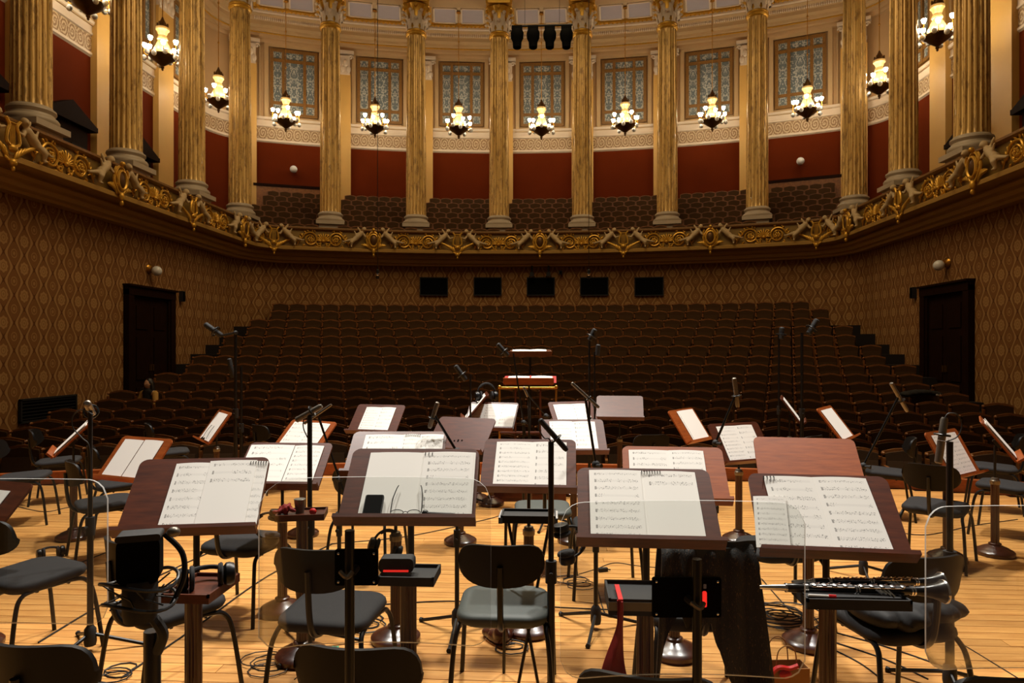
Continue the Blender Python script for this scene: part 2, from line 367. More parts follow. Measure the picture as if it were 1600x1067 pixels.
def sweep(mb, prof, base, part='all', uvbase=None):
    a, b = SEG[part]; paths = [plan(base[0] - o, base[1] - o, base[2] - o)[a:b] for o, z in prof]
    bp = plan(*base)[a:b]; u = [0.0]
    for i in range(1, len(bp)): u.append(u[-1] + (bp[i] - bp[i - 1]).length)
    off = {'left': -(bp[-1] - Vector((0, 0))).length, 'right': 0, 'back': -u[-1] / 2, 'all': -u[-1] / 2}[part]
    n = b - a; vs = []; uv = []
    for P, (o, z) in zip(paths, prof):
        for i in range(n): vs.append((P[i].x, P[i].y, z)); uv.append((u[i] + off, z))
    fs = [(j * n + i, (j + 1) * n + i, (j + 1) * n + i + 1, j * n + i + 1) for j in range(len(prof) - 1) for i in range(n - 1)]
    if mb.uv is None: mb.uv = []
    mb.add(vs, fs); mb.uv.extend(uv); return mb
def strip(mb, pa, za, pb, zb):
    n = len(pa); return mb.add([(p.x, p.y, za) for p in pa] + [(p.x, p.y, zb) for p in pb], [(i, i + 1, n + i + 1, n + i) for i in range(n - 1)])
def polar(R, a, z=0): return Vector((R * math.sin(a), CY + R * math.cos(a), z))
def sector(mb, R0, R1, a0, a1, z0, z1, n=4):
    vs = []; 
    for k in range(n + 1):
        a = a0 + (a1 - a0) * k / n
        vs += [polar(R0, a, z0), polar(R1, a, z0), polar(R1, a, z1), polar(R0, a, z1)]
    fs = [(4 * k + j, 4 * k + 4 + j, 4 * k + 4 + (j + 1) % 4, 4 * k + (j + 1) % 4) for k in range(n) for j in range(4)]
    return mb.add(vs, fs + [(0, 1, 2, 3), (4 * n + 3, 4 * n + 2, 4 * n + 1, 4 * n)])
def arc_hit(px, R):
    t = math.atan((px - 800) / FPX) - YAW; dx, dy = math.sin(t), math.cos(t)
    ox, oy = CAM.x, -CY; bq = ox * dx + oy * dy; s = -bq + math.sqrt(bq * bq - (ox * ox + oy * oy - R * R))
    x, y = CAM.x + s * dx, s * dy; return math.atan2(x, y - CY), (y * c0 - (x - CAM.x) * s0)

# --- parterre walls with wallpaper
for part in ('left', 'right', 'back'):
    tag(sweep(MB(), [(0, -1.2), (0, 4.80)], WALL, part).build('wall_' + part, M['wallpaper'], smooth=True, ang=60), kind='structure')
# --- balcony front
bal = tag(sweep(MB(), [(0, 4.72), (.26, 4.72), (.28, 4.78), (.38, 4.81), (.40, 4.91), (.52, 4.94), (.56, 5.01), (.50, 5.02), (.50, 5.07), (.70, 5.08), (.82, 5.09), (.85, 5.11), (.86, 5.20), (.78, 5.24), (.70, 5.25)], WALL).build('balcony_front', M['balus'], ang=30),
          'gilded balcony front curving round the hall above the wallpapered wall', None, None, 'structure')
sweep(MB(), [(.70, 5.24), (.70, 5.80)], WALL).build('frieze_ground', M['friezeground'], bal, ang=60)
sweep(MB(), [(.70, 5.80), (.75, 5.81), (.80, 5.85), (.80, 5.90), (.70, 5.93), (.42, 5.93), (.42, 5.2)], WALL).build('rail', M['winwood'], bal, ang=30)
# ornament of the balcony front -----------------------------------------------------------
def remeshed(mb, name, mat, vox):
    tmp = mb.build('tmp_shape', mat); md = tmp.modifiers.new('r', 'REMESH'); md.mode = 'VOXEL'; md.voxel_size = vox
    sm = tmp.modifiers.new('s', 'SMOOTH'); sm.iterations = 3; sm.factor = .5
    dg = bpy.context.evaluated_depsgraph_get(); me = bpy.data.meshes.new_from_object(tmp.evaluated_get(dg)); me.name = name
    old = tmp.data; bpy.data.objects.remove(tmp); bpy.data.meshes.remove(old)
    me.polygons.foreach_set('use_smooth', [True] * len(me.polygons)); 
    if not me.materials: me.materials.append(mat)
    return me
def limb(mb, pts, rads, n=8):
    for i in range(len(pts) - 1):
        a, b = Vector(pts[i]), Vector(pts[i + 1]); k = max(2, int((b - a).length / .025))
        for j in range(k + 1):
            t = j / k; r = rads[i] * (1 - t) + rads[i + 1] * t; mb.ell(a.lerp(b, t), (r, r, r), n=n, m=5)
def cherub_mesh():
    m = MB(); y = -.09
    m.ell((0, y - .02, .36), (.068, .07, .078)); m.ell((-.03, y - .08, .35), (.018, .02, .018)); limb(m, [(.0, y, .30), (.02, y, .24)], [.035, .04])
    limb(m, [(.02, y, .22), (.06, y - .01, .10), (.12, y, -.02)], [.075, .078, .085])
    limb(m, [(.10, y, -.04), (.22, y - .03, -.12), (.38, y, -.24)], [.068, .055, .03]); m.ell((.42, y - .01, -.26), (.045, .03, .022))
    limb(m, [(.12, y - .03, -.05), (.17, y - .08, -.18), (.13, y - .05, -.29)], [.062, .05, .028]); m.ell((.12, y - .08, -.31), (.03, .045, .02))
    limb(m, [(-.04, y, .22), (-.14, y - .03, .16), (-.22, y - .02, .24)], [.04, .032, .024]); m.ell((-.24, y - .02, .25), (.03, .02, .026))
    limb(m, [(.08, y, .20), (.16, y - .02, .10), (.22, y - .02, .16)], [.038, .03, .022]); m.ell((.24, y - .02, .17), (.026, .02, .024))
    for s in (0, 1): m.ell((.10 + .05 * s, y + .03, .27 + .03 * s), (.09, .025, .035), rot=Euler((0, -.6, 0)).to_matrix())
    return remeshed(m, 'cherub', M['putto'], .016)
def leaf(m, p, ang, L, w, lift=.03):
    c, s = math.cos(ang), math.sin(ang)
    rot = Euler((0, -ang, 0)).to_matrix()
    m.ell((p[0] + c * L / 2, -lift, p[1] + s * L / 2), (L / 2, .022, w / 2), rot=rot, n=8, m=6)
def palmette_mesh():
    m = MB()
    for k in range(11):
        a = PI / 2 + (k - 5) * .31; L = .25 - .008 * abs(k - 5); leaf(m, (.03 * math.cos(a), -.04), a, L, .042, .04)
    m.ell((0, -.06, -.05), (.05, .04, .045))
    for s in (-1, 1):
        pts = [(s * (.03 + .13 * (1 - math.exp(-k * .25))) + s * .03 * math.cos(k * .7), -.04, -.13 + .05 * math.sin(k * .7) - .004 * k) for k in range(12)]
        m.tube(pts, .016, 6)
        for k in range(3): leaf(m, (s * (.06 + .06 * k), -.17), PI / 2 + s * (-.9 + .2 * k) - (PI if k == 1 else 0), .10, .035)
    return m.mesh('palmette', M['gold'])
def scroll_mesh(s):
    m = MB(); pts = []; rr = []
    for k in range(46):
        a = PI * .9 - k * .30; r = .225 * (1 - k / 56); pts.append((s * r * math.cos(a), -.045 - .01 * math.sin(k), r * math.sin(a))); rr.append(.026 - .0003 * k)
    m.tube([(s * -.40, -.03, -.20), (s * -.33, -.035, -.05)] + pts, [.012, .02] + rr, 7)
    for k in range(6):
        a = k * PI / 3; m.ell((.055 * math.cos(a), -.06, .055 * math.sin(a)), (.03, .02, .03), n=7, m=4)
    m.ell((0, -.075, 0), (.025, .025, .025))
    for k in range(7):
        a = .5 + k * .85; leaf(m, (s * .225 * math.cos(a), .225 * math.sin(a)), a if s > 0 else PI - a, .09 + .03 * (k % 2), .045)
    for k in range(4): leaf(m, (s * (-.36 + .05 * k), -.15 + .07 * k), PI / 2 + s * .6, .14, .05)
    for k in range(9): leaf(m, (.27 * math.cos(k * .7 + .3), .24 * math.sin(k * .7 + .3)), k * .7 + 1.2, .12, .04, .02); leaf(m, (.13 * math.cos(k * .7), .13 * math.sin(k * .7)), k * .7 + 2.0, .08, .03, .03)
    return m.mesh('acanthus_scroll', M['gold'])
def cartouche_mesh():
    m = MB(); m.tube([(.135 * math.cos(a), -.07, .19 * math.sin(a)) for a in [2 * PI * k / 20 for k in range(20)]], .032, 7, True)
    m.tube([(.19 * math.cos(a) * (1 + .12 * math.cos(4 * a)), -.04, .27 * math.sin(a)) for a in [2 * PI * k / 28 for k in range(28)]], .03, 7, True)
    m.ell((0, -.08, .33), (.05, .05, .055)); m.ell((0, -.06, -.33), (.06, .05, .10)); m.ell((0, -.06, -.46), (.035, .04, .06))
    for s in (-1, 1):
        for k in range(5): leaf(m, (s * (.10 + .02 * k), -.30 + .03 * k), PI / 2 + s * (-.25 - .28 * k), .22, .06)
        m.tube([(s * (.17 + .05 * math.sin(k * .8)), -.06, .24 - .05 * k) for k in range(8)], .022, 6)
    return m.mesh('cartouche', M['gold'])
def medallion_mesh():
    m = MB(); m.ell((0, -.05, 0), (.125, .05, .18), n=16, m=8); return m.mesh('medallion', M['bronze'])
def lyre_mesh():
    m = MB()
    for s in (-1, 1):
        m.tube(catmull([(s * .02, -.06, -.14), (s * .13, -.06, -.08), (s * .12, -.06, .08), (s * .08, -.06, .2), (s * .15, -.06, .30)]), .026, 7)
        for k in range(6): leaf(m, (s * (.06 + .05 * k), -.36 + .05 * k), PI / 2 + s * (-.4 - .16 * k), .24, .07)
        leaf(m, (s * .03, -.42), PI / 2 + s * 1.0 - PI * .0, .20, .06)
    for k in range(4): m.tube([(-.045 + .03 * k, -.05, -.1), (-.045 + .03 * k, -.05, .24)], .008, 5)
    m.tube([(-.12, -.06, .24), (.12, -.06, .24)], .016, 6)
    m.ell((0, -.06, -.17), (.09, .05, .07)); m.ell((0, -.06, -.40), (.07, .05, .07)); m.ell((0, -.06, -.5), (.03, .03, .05))
    return m.mesh('lyre', M['gold'])
ME_ch = cherub_mesh(); ME_pal = palmette_mesh(); ME_sc = {1: scroll_mesh(1), -1: scroll_mesh(-1)}; ME_car = cartouche_mesh(); ME_med = medallion_mesh(); ME_ly = lyre_mesh()
BP = plan(WALL[0] - .70, WALL[1] - .70, WALL[2] - .70, 6.0); BL = [0.0]
for i in range(1, len(BP)): BL.append(BL[-1] + (BP[i] - BP[i - 1]).length)
def along(s):
    s += BL[-1] / 2
    for i in range(1, len(BL)):
        if BL[i] >= s or i == len(BL) - 1:
            t = (s - BL[i - 1]) / (BL[i] - BL[i - 1]); p = BP[i - 1].lerp(BP[i], t); d = BP[i] - BP[i - 1]; return p, math.atan2(d.y, d.x)
def orn(me, name, s, z, mirror=False, fwd=0.0, tilt=0.0):
    p, a = along(s)
    link(name, me, bal, (p.x + fwd * math.sin(a), p.y - fwd * math.cos(a), z), (0, tilt, a), (-1.12 if mirror else 1.12, 1.25, 1.12))
corner = [min(((along(s * .05)[0] - Vector((9.0, 22.9))).length, s * .05) for s in range(150, 260))][0][1]
yside = lambda Y: BL[-1] / 2 - (Y - 6.0)
bays = [0, 2.96, 5.92, corner, yside(21.4), yside(18.25), yside(15.1), yside(11.95)]
ZC = 5.50
for k, b in enumerate(bays):
    for sg in ((1,) if k == 0 else (1, -1)):
        s = b * sg
        if k % 2 == 0: orn(ME_car, 'cartouche', s, ZC, False, .14); orn(ME_med, 'medallion', s, ZC, False, .14)
        else: orn(ME_ly, 'lyre', s, ZC, False, .14)
        orn(ME_ch, 'cherub', s + .49, ZC + .02, False, .04, -.42); orn(ME_ch, 'cherub', s - .49, ZC + .02, True, .04, .42)
for k in range(len(bays) - 1):
    a, b = bays[k], bays[k + 1]; mid = (a + b) / 2; q = min(.43, (b - a) / 2 - .93) if b - a > 2.4 else .36
    for sg in (1, -1):
        orn(ME_pal, 'palmette', sg * mid, ZC)
        orn(ME_sc[1], 'acanthus_scroll', sg * mid - q, ZC); orn(ME_sc[-1], 'acanthus_scroll', sg * mid + q, ZC)

# --- gallery behind the colonnade
tag(sweep(MB(), [(0, 4.5), (0, 10.25)], OUTER).build('wall_gallery_lower', M['redwall'], ang=60), kind='structure')
tag(sweep(MB(), [(0, 10.2), (.06, 10.25), (.06, 10.32), (.03, 10.34)], OUTER).build('trim_1', M['white_mould'], ang=30), kind='structure')
tag(sweep(MB(), [(.03, 10.34), (.03, 10.82)], OUTER).build('trim_2', M['scrollband'], ang=60), kind='structure')
tag(sweep(MB(), [(.03, 10.82), (.08, 10.84), (.08, 10.90), (.05, 10.92), (.05, 11.10), (.12, 11.14), (.14, 11.22), (0, 11.24)], OUTER).build('trim_3', M['white_mould'], ang=30), kind='structure')
tag(sweep(MB(), [(0, 11.2), (0, 14.5)], OUTER).build('wall_gallery_upper', M['upper'], ang=60), kind='structure')
tag(sweep(MB(), [(0, 14.25), (.10, 14.27), (.14, 14.34), (.14, 14.42), (.24, 14.46), (.26, 14.56)], OUTER).build('trim_4', M['upper'], ang=30), kind='structure')
tag(sweep(MB(), [(.26, 14.56), (.29, 14.57), (.29, 14.60), (.26, 14.61)], OUTER).build('trim_5', M['gold'], ang=30), kind='structure')
tag(sweep(MB(), [(.26, 14.61), (.34, 14.64), (.36, 14.74), (.62, 14.76), (.62, 14.90), (.68, 14.92), (.72, 15.0), (.95, 15.04), (.98, 15.12), (.8, 15.22)], OUTER).build('trim_6', M['cream'], ang=30), kind='structure')
dm = MB()
for k in range(-150, 151):
    a = k * .0027; dm.add([polar(28.92, a - .0008, 14.92), polar(28.92, a + .0008, 14.92), polar(28.92, a + .0008, 15.02), polar(28.92, a - .0008, 15.02), polar(29.05, a - .0008, 14.92), polar(29.05, a + .0008, 14.92), polar(29.05, a + .0008, 15.02), polar(29.05, a - .0008, 15.02)], [(0, 1, 2, 3), (1, 5, 6, 2), (4, 0, 3, 7), (0, 4, 5, 1)])
tag(dm.build('dentil_row', M['white_mould'], smooth=False), 'row of small pale dentils under the gallery ceiling', None, None, 'stuff')
tag(strip(MB(), plan(*OUTER), 15.2, plan(9.6, 24.6, 1.4), 15.2).build('ceiling', M['ceil']), kind='structure')
bm = MB(); A, B = plan(10.65, 25.65, 2.0), plan(9.75, 24.75, 1.1)
strip(bm, A, 14.5, B, 14.5); strip(bm, B, 14.5, B, 15.25); strip(bm, A, 14.5, A, 15.25)
tag(bm.build('trim_7', M['cream'], ang=30), kind='structure')
for k in range(-3, 4):                                     # coffered ceiling fields
    a = k * R_(6.93); t = tag(thing('ceiling_coffer', None, None), None, None, None, 'structure')
    m = MB(); da = .050
    for R0, R1, b0, b1 in ((26.6, 26.75, -da, da), (28.55, 28.7, -da, da), (26.6, 28.7, -da, -da + .005), (26.6, 28.7, da - .005, da)): sector(m, R0, R1, a + b0, a + b1, 15.04, 15.2, 6)
    m.build('coffer_frame', M['white_mould'], t, smooth=False)
    m = MB()
    for R0, R1, b0, b1 in ((28.35, 28.5, -.044, .044), (26.8, 28.5, -.044, -.040), (26.8, 28.5, .040, .044)): sector(m, R0, R1, a + b0, a + b1, 15.10, 15.2, 6)
    m.build('inner_moulding', M['gold'], t, smooth=False)
    m = MB()
    for j in range(15):
        p = polar(28.42, a + (-.042 + .006 * j), 15.08); m.ell(p, (.05, .05, .04), n=6, m=4)
    m.build('gilt_beads', M['gold'], t)
    for sg in (-1, 1):
        m = MB(); sector(m, 27.0, 28.25, a + (.003 if sg > 0 else -.037), a + (.037 if sg > 0 else -.003), 15.15, 15.2, 4); pn = m.build('panel', M['lav'], t, smooth=False)
        m = MB()
        for R0, R1 in ((27.0, 27.06), (28.19, 28.25)): sector(m, R0, R1, a + (.003 if sg > 0 else -.037), a + (.037 if sg > 0 else -.003), 15.12, 15.2, 4)
        for b in ((.003, .005), (.035, .037)): sector(m, 27.0, 28.25, a + sg * b[0], a + sg * b[1], 15.12, 15.2, 2)
        m.build('panel_border', M['white_mould'], pn, smooth=False)

# columns -----------------------------------------------------------------------------------
def column_meshes():
    b = MB(); b.box((0, 0, .06), (.98, .98, .12)); b.lathe([(.48, .12), (.50, .16), (.50, .20), (.47, .24), (.43, .26), (.41, .31), (.43, .34), (.45, .37), (.44, .41), (.40, .43), (.385, .46)], 32)
    base = b.mesh('base', M['stone'])
    s = MB(); vs = []; nfl = 20; zs = [.46, .60, 2.4, 4.6, 6.7, 6.82, 6.9]
    for z in zs:
        r = .37 - .045 * ((z - .46) / 6.5) ** 1.6; fl = 0 if z in (.46, 6.9) else 1
        for k in range(nfl):
            for t, d in ((0, 0), (.22, 0), (.36, .075), (.61, .10), (.86, .075)):
                a = 2 * PI * (k + t) / nfl; rr = r * (1 - d * fl); vs.append((rr * math.cos(a), rr * math.sin(a), z))
    n = nfl * 5
    s.add(vs, [(i * n + k, i * n + (k + 1) % n, (i + 1) * n + (k + 1) % n, (i + 1) * n + k) for i in range(len(zs) - 1) for k in range(n)])
    shaft = s.mesh('shaft', M['marble'], True, 30)
    r = MB(); r.lathe([(.33, 6.86), (.37, 6.89), (.385, 6.93), (.37, 6.97), (.34, 6.99), (.36, 7.01), (.36, 7.05), (.33, 7.07)], 32); ring = r.mesh('neck_ring', M['gold'])
    g = MB(); g.lathe([(.31, 7.05), (.31, 7.5), (.36, 7.8), (.44, 7.95)], 24)
    for k in range(4):
        a = PI / 4 + k * PI / 2; ca, sa = math.cos(a), math.sin(a)
        sp = [(ca * (.40 + .16 * (j / 18)) , sa * (.40 + .16 * (j / 18)), 7.55 + .32 * j / 18) for j in range(19)]
        g.tube(sp, .035, 6)
        pts = []
        for j in range(22):
            th = j * .5; rr = .12 * (1 - j / 26); pts.append((ca * (.52 + rr * math.cos(th)), sa * (.52 + rr * math.cos(th)), 7.80 + rr * math.sin(th)))
        g.tube(pts, .03, 6)
        a2 = a + PI / 4; g.ell((math.cos(a2) * .45, math.sin(a2) * .45, 7.88), (.07, .07, .08), n=8, m=5)
    cap = g.mesh('capital', M['gold'])
    l = MB()
    for row, (z0, h, cnt, off, out) in enumerate(((7.07, .40, 8, 0, .13), (7.25, .52, 8, PI / 8, .17))):
        for k in range(cnt):
            a = 2 * PI * k / cnt + off; ca, sa = math.cos(a), math.sin(a); nx, ny = -sa, ca; vs = []
            for j in range(6):
                t = j / 5; rad = .325 + .03 * t + out * max(0, t - .55) ** 1.3 * 2.6; z = z0 + h * (t if t < .85 else .85 - (t - .85) * .8); w = (.105 * (1 - .25 * t)) * (1 if j < 5 else .55) * (1 + .18 * (-1) ** j)
                for sx in (-1, 0, 1): vs.append((ca * (rad + (.035 if sx == 0 else 0)) + nx * w * sx, sa * (rad + (.035 if sx == 0 else 0)) + ny * w * sx, z))
            fs = [(3 * j + i, 3 * j + i + 1, 3 * j + 4 + i, 3 * j + 3 + i) for j in range(5) for i in range(2)]
            l.add(vs, fs); tip = Vector((ca * (.36 + out * .9), sa * (.36 + out * .9), z0 + h * .80)); l.ell(tip, (.07, .07, .05), n=8, m=5)
    lv = l.mesh('acanthus_leaves', M['white_mould'])
    ab = MB(); pl = []
    for k in range(4):
        a = PI / 4 + k * PI / 2
        for da, rr in ((-.09, .62), (.09, .62), (PI / 4, .46)): pl.append((rr * math.cos(a + da), rr * math.sin(a + da)))
    nn = len(pl); ab.add([(x, y, 8.0) for x, y in pl] + [(x * 1.04, y * 1.04, 8.10) for x, y in pl], [tuple(range(nn - 1, -1, -1)), tuple(range(nn, 2 * nn))] + [(i, (i + 1) % nn, nn + (i + 1) % nn, nn + i) for i in range(nn)])
    return [('base', base), ('shaft', shaft), ('neck_ring', ring), ('capital', cap), ('acanthus_leaves', lv), ('abacus', ab.mesh('abacus', M['gold'], False))]
CM = column_meshes()
colpos = [(-10.2, y) for y in (10.4, 13.55, 16.7, 19.85, 23.0)] + [(25.45 * math.sin(R_(a)), CY + 25.45 * math.cos(R_(a))) for a in (-17.33, -10.4, -3.47, 3.47, 10.4, 17.33)] + [(10.2, y) for y in (23.0, 19.85, 16.7, 13.55, 10.4)]
collab = [None, 'thick fluted column cut by the left picture edge above the balcony', 'fluted marble column second from the left, beside a pedimented doorway', 'fluted marble column third from the left, chandelier on either side', 'fluted marble column fourth from the left, where the balcony bends', 'fluted column between the two windows nearest the left bend', 'fluted column left of the centre pair, second bay outwards', 'fluted column just left of the hanging black spotlights', 'fluted column just right of the hanging black spotlights', 'fluted column right of the centre pair, second bay outwards', 'fluted column between the two windows nearest the right bend', 'fluted marble column where the balcony bends on the right', 'fluted column right of the bend, overlapping a chandelier', 'thick fluted column near the right picture edge', None, None]
for (x, y), lb in zip(colpos, collab):
    if lb is None: continue
    rz = math.atan2(x, y - CY) if abs(x) < 10 else 0
    t = thing('column', lb, 'column', (x, y, 6.15), -rz, 'columns of the gallery colonnade'); t.scale = (1, 1, 1.03)
    for nm, me in CM: link(nm, me, t)
for (x, y) in colpos[1:-1]:
    tag(MB().box((0, 0, 0), (.78, .78, 1.05)).build('column_pedestal', M['stone'], None, (x, y, 5.62), (0, 0, -math.atan2(x, y - CY) if abs(x) < 10 else 0), False), kind='structure')
# pilasters on the outer wall
def pilaster(p, rz):
    t = tag(thing('pilaster', None, None, p, rz), None, None, None, 'structure')
    MB().box((0, -.08, 9.2), (.92, .2, 8.2)).build('shaft', M['pilaster'], t, smooth=False)
    m = MB(); m.box((0, -.10, 14.2), (1.16, .3, .12))
    for s in (-1, 1): m.tube([(s * (.46 + .1 * (1 - j / 14) * math.cos(j * .6)), -.2, 13.98 + .1 * (1 - j / 14) * math.sin(j * .6)) for j in range(14)], .03, 6)
    for k in range(4):
        m.ell((-.36 + .24 * k, -.2, 13.48), (.10, .06, .16), n=8, m=5)
        if k < 3: m.ell((-.24 + .24 * k, -.21, 13.74), (.10, .07, .16), n=8, m=5)
    m.box((0, -.12, 13.65), (.84, .18, .8)); m.build('capital', M['white_mould'], t)
for a in (-17.33, -10.4, -3.47, 3.47, 10.4, 17.33): pilaster(polar(29.68, R_(a * .965)), -R_(a * .965))
for sg in (-1, 1):
    for y in (13.55, 16.7, 19.85, 23.0): pilaster((sg * 12.98, y, 0), -sg * PI / 2)
    pilaster(polar(29.5, sg * R_(24.0)), -sg * R_(28))
# windows -----------------------------------------------------------------------------------
WN = [0]
def window(p, rz, seed):
    WN[0] += 1
    t = tag(thing('window_%d' % WN[0], None, None, p, rz), None, None, None, 'structure')
    W2, H2 = .92, 1.36; m = MB()
    for x in (-W2 + .05, -.42, .42, W2 - .05): m.box((x, -.05, 0), (.12, .12, 2 * H2))
    for z in (-H2 + .05, -.86, .90, H2 - .05): m.box((0, -.045, z), (2 * W2, .10, .12))
    m.build('window_frame', M['winwood'], t, smooth=False)
    m = MB()
    for s in (-1, 1): m.box((s * (W2 + .16), -.02, 0), (.16, .10, 2 * H2 + .48)); m.box((0, -.02, s * (H2 + .16)), (2 * W2 + .16, .10, .16)); m.box((s * (W2 + .42), -.01, 0), (.06, .06, 2 * H2 + .7))
    m.build('window_surround', M['cream'], t, smooth=False)
    xs = ((-.81, -.48), (-.36, .36), (.36 + .12, .81)); zs = ((-1.25, -.92), (-.80, .84), (.96, 1.25))
    for i, (x0, x1) in enumerate(xs):
        for j, (z0, z1) in enumerate(zs):
            q = MB().box((0, 0, 0), (x1 - x0, .03, z1 - z0)); q.build('pane', STAIN[(seed + (0 if (i, j) == (1, 1) else 1)) % 3], t, ((x0 + x1) / 2, -.03, (z0 + z1) / 2), smooth=False)
for k in range(-3, 4): window(polar(29.66, R_(6.93 * .975 * k), 12.70), -R_(6.93 * .975 * k), k + 3)
for sg in (-1, 1):
    for y in (24.5, 21.4, 18.25): window((sg * 12.97, y, 12.70), -sg * PI / 2, int(y))
# pedimented doorways on the side walls of the gallery
dn = 2
for sg in (-1, 1):
    for y in (21.4, 18.25, 15.1):
        dn += 1; t = tag(thing('door_%d' % dn, None, None, (sg * 12.98, y, 0), -sg * PI / 2), None, None, None, 'structure')
        m = MB(); m.box((0, -.08, 6.6), (1.5, .16, 2.7)); m.box((0, -.16, 8.0), (2.0, .3, .14)); m.build('door_surround', M['darkdoor'], t, smooth=False)
        MB().prism([(-1.0, 8.08), (1.0, 8.08), (0, 8.55)], -.28, 0).build('pediment', M['darkdoor'], t, smooth=False)
        m = MB()
        for s in (-1, 1): m.box((s * .36, -.18, 6.4), (.6, .05, 2.0))
        m.build('door_leaves', M['carpet'], t, smooth=False)
# gallery floor and its seats
prof = [(24.5, 5.3), (25.75, 5.3)]
for k in range(6): prof += [(25.75 + .6 * k, 5.74 + .318 * k), (25.75 + .6 * (k + 1), 5.74 + .318 * k)]
prof += [(29.7, 7.33)]
m = MB(); na = 40
m.add([polar(r, R_(-24 + 48 * i / na), z) for r, z in prof for i in range(na + 1)], [(j * (na + 1) + i, (j + 1) * (na + 1) + i, (j + 1) * (na + 1) + i + 1, j * (na + 1) + i + 1) for j in range(len(prof) - 1) for i in range(na)])
m.add([(s * a, y, 5.3) for s in (-1, 1) for a, y in ((9.6, -4), (13, -4), (13, 26), (9.6, 24))], [(0, 1, 2, 3), (4, 5, 6, 7)])
tag(m.build('floor_gallery', M['carpet'], smooth=False), kind='structure')
def gal_seat_meshes():
    w = .46; f = MB(); top = [(-w / 2, .48), (-w / 2, .765), (-w * .3, .795), (0, .81), (w * .3, .795), (w / 2, .765), (w / 2, .48)]
    f.prism([(-w / 2, .12)] + top + [(w / 2, .12)], .02, .05)
    for s in (-1, 1): f.box((s * (w / 2 - .015), -.06, .35), (.03, .14, .55))
    fr = f.mesh('gallery_chair', M['seatwood'], False)
    c = MB(); c.prism([(-w * .45, .42), (-w * .45, .74), (-w * .25, .765), (0, .782), (w * .25, .765), (w * .45, .74), (w * .45, .42)], -.015, .02); c.box((0, -.09, .40), (w * .84, .10, .34), None, .9)
    return fr, c.mesh('cushion', M['seatfab'], False)
GF, GC = gal_seat_meshes()
bayname = ['between the corner column and the next on the left', 'in the second bay left of centre', 'in the bay left of the centre bay', 'in the centre bay under the spotlights', 'in the bay right of the centre bay', 'in the second bay right of centre', 'between the corner column and the next on the right']
for k in range(-3, 4):
    for row in range(-1, 6):
        Rr, zf = (24.94, 5.3) if row < 0 else (26.2 + .6 * row, 5.74 + .318 * row)
        n = 6 if abs(k) < 3 or row >= 0 else 4
        for i in range(n):
            if abs(k) == 3 and (i if k < 0 else 5 - i) == 0 and row > 2: continue
            a = R_(6.93 * k) * .995 + (i - (n - 1) / 2 + (.25 if row % 2 else -.1)) * .47 / Rr
            o = tag(link('gallery_chair', GF, None, polar(Rr, a, zf), (0, 0, -a)), 'gallery seat ' + bayname[k + 3].replace(' and the next', '').replace(' under the spotlights', '') + ', %s row up, %s from left' % (ORD[row + 2], ORD[i + 1]), 'seat', 'upholstered seats of the upper gallery')
            link('cushion', GC, o)
